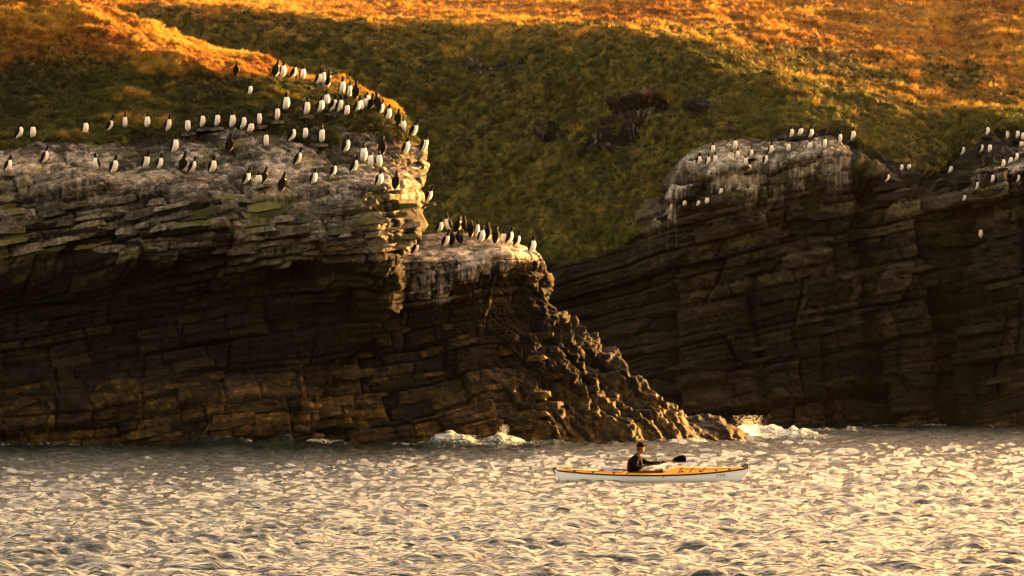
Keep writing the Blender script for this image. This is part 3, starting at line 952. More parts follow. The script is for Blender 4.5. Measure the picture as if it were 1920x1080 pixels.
def instancer(o, objs):
    """geometry nodes: one of objs on every point of o, turned and scaled by its attributes"""
    c = bpy.data.collections.new(o.name + '_source')
    for q in objs: c.objects.link(q)
    ng = bpy.data.node_groups.new(o.name + '_scatter', 'GeometryNodeTree')
    ng.interface.new_socket('Geometry', in_out='INPUT', socket_type='NodeSocketGeometry')
    ng.interface.new_socket('Geometry', in_out='OUTPUT', socket_type='NodeSocketGeometry')
    gi, go = ng.nodes.new('NodeGroupInput'), ng.nodes.new('NodeGroupOutput')
    ci = ng.nodes.new('GeometryNodeCollectionInfo')
    ci.inputs[0].default_value = c
    ci.inputs[1].default_value = True
    ci.inputs[2].default_value = True
    mp = ng.nodes.new('GeometryNodeMeshToPoints')
    ip = ng.nodes.new('GeometryNodeInstanceOnPoints')
    ip.inputs['Pick Instance'].default_value = True
    def na(name, typ):
        a = ng.nodes.new('GeometryNodeInputNamedAttribute')
        a.data_type = typ
        a.inputs[0].default_value = name
        return a.outputs[0]
    rnd = ng.nodes.new('FunctionNodeRandomValue')
    rnd.data_type = 'INT'
    ints = [s for s in rnd.inputs if s.type == 'INT' and s.enabled]
    ints[0].default_value = 0
    ints[1].default_value = len(objs) - 1
    oi = [s for s in rnd.outputs if s.type == 'INT' and s.enabled][0]
    L = ng.links.new
    L(gi.outputs[0], mp.inputs[0]); L(mp.outputs[0], ip.inputs['Points'])
    L(ci.outputs[0], ip.inputs['Instance'])
    L(oi, ip.inputs['Instance Index'])
    er = ng.nodes.new('FunctionNodeEulerToRotation')
    L(na('rot', 'FLOAT_VECTOR'), er.inputs[0]); L(er.outputs[0], ip.inputs['Rotation'])
    L(na('size', 'FLOAT'), ip.inputs['Scale'])
    L(ip.outputs[0], go.inputs[0])
    md = o.modifiers.new('scatter', 'NODES')
    md.node_group = ng


def points_obj(name, pts, rot, size, extra, mat):
    me = bpy.data.meshes.new(name)
    me.vertices.add(len(pts))
    me.vertices.foreach_set('co', np.asarray(pts, dtype=np.float32).ravel())
    a = me.attributes.new('rot', 'FLOAT_VECTOR', 'POINT'); a.data.foreach_set('vector', np.asarray(rot, dtype=np.float32).ravel())
    a = me.attributes.new('size', 'FLOAT', 'POINT'); a.data.foreach_set('value', np.asarray(size, dtype=np.float32))
    for k_, v in extra.items():
        a = me.attributes.new(k_, 'FLOAT', 'POINT'); a.data.foreach_set('value', np.asarray(v, dtype=np.float32))
    me.materials.append(mat)
    o = bpy.data.objects.new(name, me)
    COL.objects.link(o)
    return o


def scatter_grass(hill, count, name, seed, size_mul, near_first, dry_gain=0.0, tone_gain=0.0):
    me = hill.data
    nvv = len(me.vertices)
    co = np.empty(nvv * 3, dtype=np.float32); me.vertices.foreach_get('co', co); co = co.reshape(-1, 3).astype(float)
    npl = len(me.polygons)
    vi = np.empty(npl * 4, dtype=np.int32); me.loops.foreach_get('vertex_index', vi); vi = vi.reshape(-1, 4)
    dry = np.empty(nvv, dtype=np.float32); me.attributes['dry'].data.foreach_get('value', dry)
    q = co[vi]
    nrm = np.cross(q[:, 2] - q[:, 0], q[:, 3] - q[:, 1])
    ar = np.linalg.norm(nrm, axis=1) / 2
    nrm /= (2 * ar[:, None] + 1e-9)
    ce = q.mean(1)
    px = ce[:, 0] / ce[:, 1] * FPX + 960
    py = HOR - (ce[:, 2] - CAM_Z) / ce[:, 1] * FPX
    inview = (px > -160) & (px < 2080) & (py > -90)
    vd = np.array([0, 0, CAM_Z]) - ce
    dist = np.linalg.norm(vd, axis=1)
    facing = (nrm * vd).sum(1) / dist
    w = ar * inview * (facing > -.25) * (0.25 + np.clip(facing, 0, 1)) / dist**1.0
    r = np.random.default_rng(seed)
    cs = np.cumsum(w); cs /= cs[-1]
    i = np.searchsorted(cs, r.random(count))
    u, v = r.random(count), r.random(count)
    Q = q[i]
    p = (Q[:, 0] * ((1 - u) * (1 - v))[:, None] + Q[:, 1] * (u * (1 - v))[:, None] + Q[:, 2] * (u * v)[:, None] + Q[:, 3] * ((1 - u) * v)[:, None])
    dv = dry[vi[i]].mean(1)
    n = nrm[i] * .55 + np.array([0.10, -.05, .55])          # stems rise between the slope's normal and the vertical, combed by the wind
    n /= np.linalg.norm(n, axis=1, keepdims=True)
    rx = -np.arcsin(np.clip(n[:, 1], -1, 1)); ry = np.arctan2(n[:, 0], n[:, 2])
    rot = np.stack([rx, ry, r.uniform(-.0, .0, count)], -1)
    rot[:, 2] = r.uniform(-3.14, 3.14, count) * 0
    b1 = fbm(p, .55, 4, seed + 1) * .5
    b2 = fbm(p, .16, 3, seed + 2) * .5
    fine_ = fbm(p, 2.4, 3, seed + 3) * .5
    dd = smooth(.36, .64, dv + b1 * .55 + b2 * .35 + fine_ * .35 + r.normal(0, .04, count) + dry_gain)
    b0 = fbm(p, .12, 3, seed + 8) * .5
    tone = np.clip(.42 + tone_gain + b0 * .7 + b1 * .6 + fine_ * .5 + r.normal(0, .20, count), 0, 1)
    sz = size_mul * np.clip(.72 + .55 * b1 + .6 * fine_ + r.normal(0, .12, count), .3, 1.5) * (1 + dist[i] * 0)
    return points_obj(name, p, rot, sz, {'dry': dd, 'tone': tone}, M_GRASS)


tufts = []
for k_ in range(6):
    me = tuft_mesh(k_, 13, .26, .075, .17, .011)
    tufts.append(bpy.data.objects.new('grass_tuft', me))
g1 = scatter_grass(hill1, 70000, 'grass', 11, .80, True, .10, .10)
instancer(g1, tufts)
tag(g1, 'short tussocky grass, green on the slope and burnt orange along the near ridge', 'grass', kind='stuff')
g3 = scatter_grass(hill3, 130000, 'grass', 12, 1.15, False)
instancer(g3, tufts)
tag(g3, 'grass covering the shaded green hillside and the sunlit orange moor behind the cove', 'grass', kind='stuff')

# ------------------------------------------------------------------ guillemots
M_BLACK = plain('bird_black_feather', (0.005, 0.004, 0.0035), .85, .08, .3)
M_WHITE = plain('bird_white_feather', (0.56, 0.56, 0.55), .85, .15, .06)
M_BILL = plain('bird_bill', (0.012, 0.011, 0.011), .4, .4)
M_FOOT = plain('bird_foot', (0.045, 0.032, 0.022), .6, .3)


def bird_body(kind):
    # z, x centre, half depth, half width; the bird stands upright facing +x
    prof = [(.045, -.175, .012, .035), (.085, -.135, .045, .070), (.15, -.065, .095, .115), (.24, -.015, .135, .148), (.34, .01, .158, .168), (.45, .025, .165, .172),
            (.55, .030, .155, .160), (.64, .028, .130, .135), (.71, .026, .100, .102), (.765, .030, .080, .078), (.815, .040, .078, .070), (.865, .058, .090, .072),
            (.915, .062, .086, .066), (.955, .055, .064, .050), (.982, .046, .030, .026)]
    if kind == 'hunched':
        prof = [(z * .80 if z < .7 else .56 + (z - .7) * .85, x + (.05 if z > .6 else 0), a * 1.10 if z < .7 else a * 1.05, b * 1.12 if z < .7 else b * 1.05) for z, x, a, b in prof]
    if kind == 'turned':
        prof = [(z if z < .75 else .75 + (z - .75) * .75, x - (max(0, z - .66) * .42), a, b) for z, x, a, b in prof]
    if kind == 'slim':
        prof = [(z * 1.02, x, a * .86, b * .84) for z, x, a, b in prof]
    if kind == 'stretched':
        prof = [(z * 1.06, x + max(0, z - .6) * .22, a * .94, b * .92) for z, x, a, b in prof]
    bm = bmesh.new()
    rings = []
    nseg = 14
    for z, x, a, b in prof:
        rings.append([bm.verts.new((x + a * math.cos(t) * (1.0 if math.cos(t) > 0 else .92), b * math.sin(t), z)) for t in [2 * math.pi * q / nseg for q in range(nseg)]])
    for i_ in range(len(rings) - 1):
        for q in range(nseg):
            f_ = bm.faces.new((rings[i_][q], rings[i_][(q + 1) % nseg], rings[i_ + 1][(q + 1) % nseg], rings[i_ + 1][q]))
            ang = (q + .5) / nseg * 2 * math.pi
            front = math.cos(ang)
            zz = .5 * (prof[i_][0] + prof[i_ + 1][0])
            lim = .70 if kind != 'hunched' else .575
            white = zz < lim and front > (-.05 if zz < lim - .06 else .35) and zz > .07
            f_.material_index = 1 if white else 0
            f_.smooth = True
    top = bm.verts.new((prof[-1][1], 0, prof[-1][0] + .008))
    bot = bm.verts.new((prof[0][1] - .03, 0, prof[0][0] - .025))
    for q in range(nseg):
        f_ = bm.faces.new((rings[-1][q], rings[-1][(q + 1) % nseg], top)); f_.smooth = True
        f_ = bm.faces.new((rings[0][(q + 1) % nseg], rings[0][q], bot)); f_.smooth = True
    me = bpy.data.meshes.new('body')
    bm.to_mesh(me); bm.free()
    me.materials.append(M_BLACK); me.materials.append(M_WHITE)
    return me, prof


def loft(name, secs, mat, nseg=8, cap=True):
    """secs: list of (centre, u, v, ru, rv): closed elliptic sections"""
    bm = bmesh.new()
    rings = []
    for c, u, v, ru, rv in secs:
        c, u, v = Vector(c), Vector(u), Vector(v)
        rings.append([bm.verts.new(c + u * (ru * math.cos(2 * math.pi * q / nseg)) + v * (rv * math.sin(2 * math.pi * q / nseg))) for q in range(nseg)])
    for i_ in range(len(rings) - 1):
        for q in range(nseg):
            f_ = bm.faces.new((rings[i_][q], rings[i_][(q + 1) % nseg], rings[i_ + 1][(q + 1) % nseg], rings[i_ + 1][q]))
            f_.smooth = True
    if cap:
        bm.faces.new(list(reversed(rings[0])))
        bm.faces.new(rings[-1])
    bmesh.ops.recalc_face_normals(bm, faces=bm.faces)
    me = bpy.data.meshes.new(name)
    bm.to_mesh(me); bm.free()
    me.materials.append(mat)
    return me


def bird_parts(kind):
    body, prof = bird_body(kind)
    hz = prof[11]
    X1, Y1, Z1 = (1, 0, 0), (0, 1, 0), (0, 0, 1)
    if kind == 'turned':                      # bill laid back over the shoulder
        bill = loft('bill', [((hz[1] + .02, .05, hz[0]), X1, Z1, .030, .026), ((hz[1] - .01, .10, hz[0] - .012), X1, Z1, .020, .018), ((hz[1] - .05, .16, hz[0] - .03), X1, Z1, .004, .004)], M_BILL)
    else:
        bill = loft('bill', [((hz[1] + .06, 0, hz[0] + .005), Y1, Z1, .030, .030), ((hz[1] + .12, 0, hz[0] + .0), Y1, Z1, .018, .022), ((hz[1] + .20, 0, hz[0] - .012), Y1, Z1, .003, .004)], M_BILL)
    s_ = .80 if kind == 'hunched' else 1.0
    wings = []
    for sd in (1, -1):
        wings.append(loft('wing', [((-.01, sd * .105, .665 * s_), X1, Y1, .045, .020), ((-.015, sd * .148, .60 * s_), X1, Y1, .090, .028), ((-.030, sd * .172, .46 * s_), X1, Y1, .115, .024),
                                   ((-.065, sd * .165, .32 * s_), X1, Y1, .100, .020), ((-.115, sd * .120, .20 * s_), X1, Y1, .062, .016), ((-.170, sd * .070, .10 * s_), X1, Y1, .018, .008)], M_BLACK))
    feet = []
    for sd in (1, -1):
        feet.append(loft('foot', [((-.035, sd * .06, .10), X1, Y1, .020, .018), ((-.03, sd * .062, .025), X1, Y1, .018, .018), ((.03, sd * .066, .014), (0, 1, 0), (0, 0, 1), .030, .012), ((.095, sd * .075, .006), (0, 1, 0), (0, 0, 1), .050, .005)], M_FOOT, 6))
    return [('body', body)] + [('bill', bill)] + [('wing', w_) for w_ in wings] + [('foot', f_) for f_ in feet]


KINDS = {k_: bird_parts(k_) for k_ in ('upright', 'hunched', 'turned', 'slim', 'stretched')}
ORD = ['', 'second', 'third', 'fourth', 'fifth', 'sixth', 'seventh', 'eighth', 'ninth', 'tenth', 'eleventh', 'twelfth', 'thirteenth', 'fourteenth', 'fifteenth',
       'sixteenth', 'seventeenth', 'eighteenth', 'nineteenth', 'twentieth', 'twenty-first', 'twenty-second', 'twenty-third']
SHORT = {'near_row': 'in the long row along the near turf edge', 'near_high': 'of two apart on the near green slope', 'near_ridge': 'in the file on the near skyline',
         'near_crowd': 'in the crowd crowning the near headland', 'near_slab': 'scattered on pale rock below the turf edge', 'near_corner': 'at the right corner of the near headland',
         'near_brink': 'along the brink of the near cliff', 'ledge': 'on the buttress ledge', 'far_upper': 'in the upper row on the far cliff', 'far_lip': 'on the whitewashed left lip of the far cliff',
         'far_low': 'on the small low ledge of the far cliff', 'far_notch': 'beside the dark notch of the far cliff', 'far_right': 'on the stepped ledges at far right'}
LOOK = {'F': 'white-breasted guillemot', 'f': 'guillemot facing left', 'S': 'side-on guillemot', 'B': 'dark-backed guillemot', 'b': 'dark-backed guillemot turned left', 'P': 'preening guillemot', 'H': 'crouching guillemot'}
YAW = {'F': -62, 'f': -135, 'S': -32, 'B': 62, 'b': 118, 'P': -75, 'H': -60}
br = random.Random(5)
for key, n_, tot, px, py, turn, hpx, (loc, nor, ob) in SPOTS:
    far = key.startswith('far')
    hgt = hpx / FPX * loc.y * br.uniform(.90, 1.08)
    if nor.z < .38:                      # stand out clear of an upright face
        loc = loc + Vector((0, -(.16 if nor.z > 0 else .24) , .01))
    kd = {'H': 'hunched', 'P': 'turned', 'F': br.choice(['upright', 'upright', 'slim']), 'f': 'upright', 'S': br.choice(['stretched', 'upright', 'slim']), 'B': br.choice(['upright', 'stretched']), 'b': 'upright'}[turn]
    root = empty('guillemot', (loc.x, loc.y, loc.z - .01), R(YAW[turn] + br.uniform(-24, 22)))
    root.scale = (hgt * br.uniform(.95, 1.08), hgt * br.uniform(.95, 1.08), hgt)
    tilt = {'S': .16, 'F': .08, 'H': .05, 'B': .02, 'P': 0, 'f': .06, 'b': .02}[turn] + br.uniform(-.03, .06)
    root.rotation_euler[1] = tilt
    if tot == 1: o_ = 'the only'
    elif n_ == 0: o_ = 'leftmost'
    elif n_ == tot - 1: o_ = 'rightmost'
    else: o_ = ORD[n_] + ' from the left'
    tag(root, f'{LOOK[turn]}, {o_} {SHORT[key]}', 'guillemot', BIRDS[key][1])
    for nm, me in KINDS[kd]:
        if far and nm == 'foot' and kd == 'hunched':
            continue
        o = bpy.data.objects.new(nm, me)
        o.parent = root
        COL.objects.link(o)
    if nor.z < .38:                      # a jutting bit of bed under the feet where the face is steep
        par, ms = (cliff3, SLABS_FAR) if far else ((butt, SLABS_NEAR) if ob == butt else (cliff1, SLABS_NEAR))
        s_ = .26 if far else .28
        put_slab(par, ms, (loc.x, loc.y + .12, loc.z - .065), (s_ * 2.0, s_ * 2.4, .14), .1, br.uniform(-.3, .3))

# ------------------------------------------------------------------ kayak
KX, KY = (1221 - 960) / FPX * 100.0, 100.0
KYAW = R(-7)
M_DECK = plain('kayak_yellow_deck', (0.66, 0.27, 0.010), .35, .4, .06, 3.0, .15)
M_HULL = plain('kayak_white_hull', (0.60, 0.66, 0.76), .3, .4, .04, 3.0, .2)
M_SEAM = plain('black_rubber', (0.004, 0.0035, 0.0035), .7, .1)
M_COAM = plain('dark_red_coaming', (0.07, 0.010, 0.006), .6, .2)
M_CORD = plain('deck_cord', (0.09, 0.02, 0.012), .7, .3)
M_PALE = plain('spare_blade_grey', (0.20, 0.19, 0.25), .35, .5, .1, 8)
M_MARK = plain('hull_mark', (0.05, 0.06, 0.08), .6, .3)
kayak = empty('sea_kayak', (KX, KY, 0.06), KYAW)
kayak.rotation_euler = (R(3), R(-.3), KYAW)
tag(kayak, 'long sea kayak with yellow deck, black seam and white hull, paddled below the cliffs', 'kayak')


def beam(x):
    t = abs(x) / 2.60
    return .285 * max(0, 1 - t**2.1)**.9 + .006


def seam(x):
    t = x / 2.6
    return .155 + (.165 if x > 0 else .125) * abs(t)**2.2


def keel(x):
    t = abs(x) / 2.6
    return -.10 + .06 * t**4 + (.26 if x > 0 else .20) * max(0, (t - .90) / .10)**1.6


def crown(x):
    if x > .30:
        return np.interp(x, [.30, .48, .70, 1.2, 1.8, 2.3, 2.6], [.07, .155, .215, .175, .115, .06, .02])
    return np.interp(x, [-2.6, -2.2, -1.4, -.7, -.45, .30], [.02, .07, .095, .095, .085, .08])


def piece(name, verts, faces, mat, parent, sm=True):
    me = bpy.data.meshes.new(name)
    me.from_pydata(verts, [], faces)
    if sm:
        for p_ in me.polygons: p_.use_smooth = True
    me.materials.append(mat)
    o = bpy.data.objects.new(name, me)
    o.parent = parent
    COL.objects.link(o)
    return o


def tube(name, pts, rad, mat, parent, seg=8, closed=False):
    pts = [Vector(p_) for p_ in pts]
    n = len(pts)
    vs, fs = [], []
    for i_, p_ in enumerate(pts):
        a = pts[(i_ - 1) % n] if (i_ > 0 or closed) else p_
        b = pts[(i_ + 1) % n] if (i_ < n - 1 or closed) else p_
        t = (b - a).normalized()
        u = t.cross(Vector((0, 0, 1)))
        if u.length < 1e-3: u = t.cross(Vector((0, 1, 0)))
        u.normalize(); v = t.cross(u)
        rr = rad[i_] if isinstance(rad, (list, tuple)) else rad
        for q in range(seg):
            w_ = 2 * math.pi * q / seg
            vs.append(tuple(p_ + u * rr * math.cos(w_) + v * rr * math.sin(w_)))
    for i_ in range(n if closed else n - 1):
        for q in range(seg):
            a, b = i_ * seg, ((i_ + 1) % n) * seg
            fs.append((a + q, a + (q + 1) % seg, b + (q + 1) % seg, b + q))
    if not closed:
        fs.append(tuple(range(seg - 1, -1, -1))); fs.append(tuple(range((n - 1) * seg, n * seg)))
    return piece(name, vs, fs, mat, parent)


xk = [2.6 * math.copysign(abs(t)**.85, t) for t in np.linspace(-1, 1, 57)]
vs, fs = [], []
for x in xk:
    b, s_, kz = beam(x), seam(x), keel(x)
    kz = min(kz, s_ - .02)
    for t in np.linspace(-1, 1, 13):
        w_ = t * math.pi / 2
        vs.append((x, b * math.copysign(abs(math.sin(w_))**.8, t), kz + (s_ - kz) * (1 - math.cos(w_)**.75 if abs(t) < 1 else 1)))
for i_ in range(len(xk) - 1):
    for q in range(12):
        a = i_ * 13 + q
        fs.append((a, a + 1, a + 14, a + 13))
hull = piece('hull', vs, fs, M_HULL, kayak)
vs, fs, nq = [], [], 13
for x in xk:
    b, s_, cr = beam(x), seam(x) + .003, crown(x)
    for t in np.linspace(-1, 1, nq):
        open_ = (-.62 < x < .34)
        z = s_ + cr * (1 - abs(t)**2.4)
        vs.append((x, b * t, z))
for i_ in range(len(xk) - 1):
    xm = .5 * (xk[i_] + xk[i_ + 1])
    for q in range(nq - 1):
        tm_ = abs(-1 + (q + .5) / (nq - 1) * 2)
        if -.62 < xm < .34 and tm_ < .72:
            continue
        a = i_ * nq + q
        fs.append((a, a + 1, a + nq + 1, a + nq))
deck = piece('deck', vs, fs, M_DECK, kayak)
for sd in (1, -1):
    tube('seam_strip', [(x, sd * (beam(x) + .002), seam(x)) for x in xk[1:-1]], .021, M_SEAM, kayak, 6)
ring = []
for q in range(36):
    w_ = 2 * math.pi * q / 36
    x = -.14 + .47 * math.cos(w_) * (1.0)
    ring.append((x, .195 * math.sin(w_) * (1 - .12 * math.cos(w_)), seam(x) + .075 + max(0, x) * .16))
tube('cockpit_coaming', ring, .020, M_COAM, kayak, 8, True)
inner = [(x, y * .98, z - .04) for x, y, z in ring]
vs = ring + [(x, y * 1.02, z - .16) for x, y, z in ring]
piece('cockpit_wall', vs, [(q, (q + 1) % 36, 36 + (q + 1) % 36, 36 + q) for q in range(36)], M_COAM, kayak)
for x0 in (.72, 1.02, 1.34):              # elastic lines bowed across the foredeck
    pts = []
    for t in np.linspace(-.92, .92, 11):
        x = x0 + .16 * (1 - t * t)
        pts.append((x, beam(x) * t, seam(x) + crown(x) * (1 - abs(t)**2.4) + .016))
    tube('deck_line', pts, .010, M_CORD, kayak, 6)
for sd in (1, -1):
    pts = [(x, sd * beam(x) * .62, seam(x) + crown(x) * (1 - .62**2.4) + .014) for x in np.linspace(.75, 2.35, 9)]
    tube('perimeter_line', pts, .006, M_SEAM, kayak, 5)
    pts = [(x, sd * beam(x) * .7, seam(x) + crown(x) * (1 - .7**2.4) + .014) for x in np.linspace(-2.3, -.75, 9)]
    tube('perimeter_line', pts, .006, M_SEAM, kayak, 5)
for x in (2.10, 1.75, 1.33, .85, -.62, -.98, -1.55, -2.05):
    for sd in (1, -1):
        y = sd * beam(x) * (.80 if x != .85 else .9)
        z = seam(x) + crown(x) * (1 - .8**2.4)
        piece('deck_fitting', *(lambda m_: (m_[0], m_[1]))(([(x + dx * .028, y + dy * .018, z + dz * (.020 if dz > 0 else .01)) for dz in (-1, 1) for dx, dy in ((-1, -1), (1, -1), (1, 1), (-1, 1))],
              [(0, 3, 2, 1), (4, 5, 6, 7), (0, 1, 5, 4), (1, 2, 6, 5), (2, 3, 7, 6), (3, 0, 4, 7)])), M_SEAM, kayak, False)
# black end caps with carrying toggles
tube('bow_toggle', [(2.42, 0, .36), (2.50, 0, .405), (2.575, 0, .415), (2.61, 0, .37), (2.585, 0, .33), (2.50, 0, .325), (2.40, 0, .318)], [.018, .018, .022, .026, .028, .026, .02], M_SEAM, kayak)
tube('rudder', [(-2.50, 0, .275), (-2.56, 0, .325), (-2.60, 0, .335), (-2.625, 0, .30), (-2.61, 0, .23), (-2.585, 0, .16)], [.014, .020, .026, .028, .022, .012], M_SEAM, kayak)
tube('stern_strap', [(-2.55, 0, .287), (-2.30, 0, .30), (-2.1, 0, .295)], .014, M_SEAM, kayak)
# hatch with dark rim on the aft deck
for x0, rr in ((-1.32, .10), (-1.05, .055)):
    pts = [(x0 + rr * 1.2 * math.cos(w_), rr * math.sin(w_), seam(x0) + crown(x0) + .012) for w_ in np.linspace(0, 2 * math.pi, 17)[:-1]]
    vs = pts + [(x0, 0, pts[0][2] + .02)]
    piece('hatch_cover', vs, [(q, (q + 1) % 16, 16) for q in range(16)], M_SEAM, kayak)
# marks on the bow: small dark letters, on the near side of the hull
cu = bpy.data.curves.new('hull_lettering', 'FONT')
cu.body = 'CTW'
cu.size = .105
cu.extrude = .002
tmp = bpy.data.objects.new('hull_lettering_tmp', cu)
COL.objects.link(tmp)
bpy.context.view_layer.update()
tm_me = bpy.data.meshes.new_from_object(tmp.evaluated_get(bpy.context.evaluated_depsgraph_get()))
bpy.data.objects.remove(tmp)
tm_me.name = 'hull_lettering'
tm_me.materials.clear(); tm_me.materials.append(M_MARK)
bpy.context.view_layer.update()
hme = hull.data
def hull_y(x, z):
    best = hull.ray_cast(Vector((x, -1, z)), Vector((0, 1, 0)))
    return best[1].y if best[0] else -beam(x)
for v in tm_me.vertices:
    x, z, dpt = 1.76 + v.co.x, .105 + v.co.y, v.co.z
    v.co = (x, hull_y(x, z) - .004 - dpt, z)
let = bpy.data.objects.new('hull_lettering', tm_me)
let.parent = kayak
COL.objects.link(let)
for (x, z, rr) in ((.36, .11, .018), (.56, .06, .010), (.62, .065, .008)):
    y = hull_y(x, z) - .003
    vs = [(x + rr * math.cos(w_), y, z + rr * math.sin(w_)) for w_ in np.linspace(0, 2 * math.pi, 11)[:-1]] + [(x, y - .006, z)]
    piece('drain_plug', vs, [((q + 1) % 10, q, 10) for q in range(10)], M_SEAM, kayak)

# ------------------------------------------------------------------ paddles
def blade_mesh(L_, Wd, mat, name, parent, M):
    secs = []
    for t in np.linspace(0, 1, 11):
        w_ = Wd * .5 * (math.sin(math.pi * min(1, t * .62 + .06))**.8) * (1 if t < .93 else math.sqrt(max(.05, 1 - ((t - .93) / .075)**2)))
        c = Vector((t * L_, 0, .035 * math.sin(t * math.pi) * L_))
        secs.append((M @ c, (M.to_3x3() @ Vector((0, 1, 0))), (M.to_3x3() @ Vector((0, 0, 1))), max(w_, .012), .008))
    me = loft(name, secs, mat, 10)
    o = bpy.data.objects.new(name, me)
    o.parent = parent
    COL.objects.link(o)
    return o


def frame(o, dirv, upv):
    x = Vector(dirv).normalized()
    z = (Vector(upv) - x * Vector(upv).dot(x)).normalized()
    y = z.cross(x)
    m_ = Matrix((x, y, z)).transposed().to_4x4()
    m_.translation = Vector(o)
    return m_


M_BLADE = plain('paddle_black', (0.0006, 0.0005, 0.0005), .95, .0)
M_SHAFT = plain('paddle_shaft', (0.010, 0.003, 0.002), .8, .02)
pad = empty('kayak_paddle', (KX, KY, 0.0), KYAW)
tag(pad, 'double-bladed paddle with black blades and dark red shaft held by the kayaker', 'paddle')
HF = Vector((.31, .30, .535))
PD = Vector((.70, .70, .13)).normalized()
at_t = lambda t: HF + PD * t
HN = at_t(-.66)
tube('shaft', [at_t(t) for t in (.34, 0, -.5, -1.02)], .0155, M_SHAFT, pad, 10)
blade_mesh(.50, .21, M_BLADE, 'blade', pad, frame(at_t(.30), PD, (.35, -.9, .25)))
blade_mesh(.50, .19, M_BLADE, 'blade', pad, frame(at_t(-.96), -PD, (-.1, .2, 1)))
spare = empty('spare_paddle', (KX, KY, 0.0), KYAW)
tag(spare, 'spare paddle with grey-violet blade strapped to the deck behind the kayaker', 'paddle')
zz = seam(-1.1) + crown(-1.1) + .03
blade_mesh(.62, .20, M_PALE, 'blade', spare, frame((-.74, -.05, zz + .045), (-1, -.0, -.015), (0.0, -.62, .78)))
tube('shaft', [(-.76, -.05, zz + .04), (-.66, -.05, zz + .03), (-.60, -.05, zz + .025)], .015, M_BLADE, spare, 8)
loop_ = [(-.86 + .17 * math.cos(w_), -.10, zz + .03 + .030 * math.sin(w_)) for w_ in np.linspace(0, 2 * math.pi, 20)[:-1]]
tube('leash', loop_, .011, M_BLADE, spare, 6, True)

# ------------------------------------------------------------------ kayaker
M_SKIN = plain('skin', (0.13, 0.045, 0.022), .6, .2)
M_JACKET = plain('dark_jacket', (0.0020, 0.0022, 0.0025), .95, .04, .35, 9)
M_VEST = plain('dark_red_vest', (0.06, 0.004, 0.004), .9, .1, .2, 9)
M_CAP = plain('dark_cap', (0.005, 0.004, 0.004), .9, .05)
M_HAIR = plain('dark_hair', (0.03, 0.018, 0.010), .8, .2)
M_EYE = plain('eye', (0.02, 0.015, 0.012), .2, .5)
M_GLOVE = plain('glove', (0.005, 0.004, 0.004), .9, .1)
man = empty('person', (KX, KY, 0.0), KYAW)
tag(man, 'kayaker seated facing right in dark cap, dark jacket and red-backed vest, holding a paddle', 'person')


def skin_obj(name, nodes, edges, mat, parent, root=0, sub=2):
    me = bpy.data.meshes.new(name)
    me.from_pydata([n_[0] for n_ in nodes], edges, [])
    me.materials.append(mat)
    o = bpy.data.objects.new(name, me)
    COL.objects.link(o)
    o.parent = parent
    md = o.modifiers.new('skin', 'SKIN')
    md.use_smooth_shade = True
    sv = me.skin_vertices[0].data
    for i_, n_ in enumerate(nodes):
        r_ = n_[1]
        sv[i_].radius = (r_, r_) if not isinstance(r_, tuple) else r_
        sv[i_].use_root = (i_ == root)
    o.modifiers.new('sub', 'SUBSURF').levels = sub
    o.modifiers['sub'].render_levels = sub
    return o


nodes = [((-.42, 0, .17), (.15, .12)), ((-.42, 0, .36), (.135, .105)), ((-.40, 0, .53), (.155, .115)), ((-.375, 0, .66), (.12, .09)), ((-.345, 0, .745), .058),
         ((-.315, 0, .80), .056), ((-.28, 0, .875), (.072, .082)), ((-.275, 0, .955), (.080, .098)), ((-.28, 0, 1.000), (.060, .070))]
edges = [(i_, i_ + 1) for i_ in range(8)]
def add(n_, r_, to):
    nodes.append((n_, r_)); edges.append((to, len(nodes) - 1)); return len(nodes) - 1
nose = add((-.175, 0, .915), .013, 7)
chin = add((-.20, 0, .835), .028, 6)
for sd in (1, -1):
    add((-.285, sd * .088, .915), .016, 7)
HANDS = []
def hand(wrist_i, w0, grip, sgn):
    n0 = len(nodes)
    e0_ = len(edges)
    palm = add(tuple(Vector(w0).lerp(grip, .80) + Vector((0, 0, .016))), .030, wrist_i)
    dirv = (Vector(grip) - Vector(w0)).normalized()
    for fi in range(4):
        off = PD * ((fi - 1.5) * .021)
        b_ = Vector(grip) + off
        k1 = add(tuple(b_ + Vector((0, 0, .030))), .0095, palm)
        k2 = add(tuple(b_ + dirv * .028 + Vector((0, 0, .012))), .009, k1)
        add(tuple(b_ + dirv * .014 + Vector((0, 0, -.022 - .002 * fi))), .008, k2)
    t1 = add(tuple(Vector(grip) - PD * .045 * sgn + Vector((0, 0, -.004)) - dirv * .02), .010, palm)
    add(tuple(Vector(grip) - PD * .020 * sgn + Vector((0, 0, -.026))), .009, t1)
    HANDS.append(([(tuple(Vector(w0).lerp(Vector(grip), .1)), .036)] + [(n_[0], n_[1] + .004) for n_ in nodes[n0:]], [(max(a_ - n0 + 1, 0), b_ - n0 + 1) for a_, b_ in edges[e0_:]]))
shl = add((-.385, .185, .655), .066, 3); ell = add((-.10, .285, .50), .045, shl); wrl = add((.23, .275, .52), .028, ell)
hand(wrl, (.23, .275, .52), HF, 1)
shr = add((-.385, -.185, .655), .066, 3); elr = add((-.40, -.335, .415), .046, shr); wrr = add((-.215, -.205, .425), .028, elr)
hand(wrr, (-.215, -.205, .425), HN, -1)
for sd in (1, -1):
    hp = add((-.36, sd * .10, .13), .085, 0); kn = add((.05, sd * .13, .19), .062, hp); an = add((.42, sd * .09, .10), .042, kn); add((.52, sd * .09, .14), .032, an)
skin_obj('body', nodes, edges, M_SKIN, man)
for hn_, he_ in HANDS:
    skin_obj('glove', hn_, he_, M_GLOVE, man)
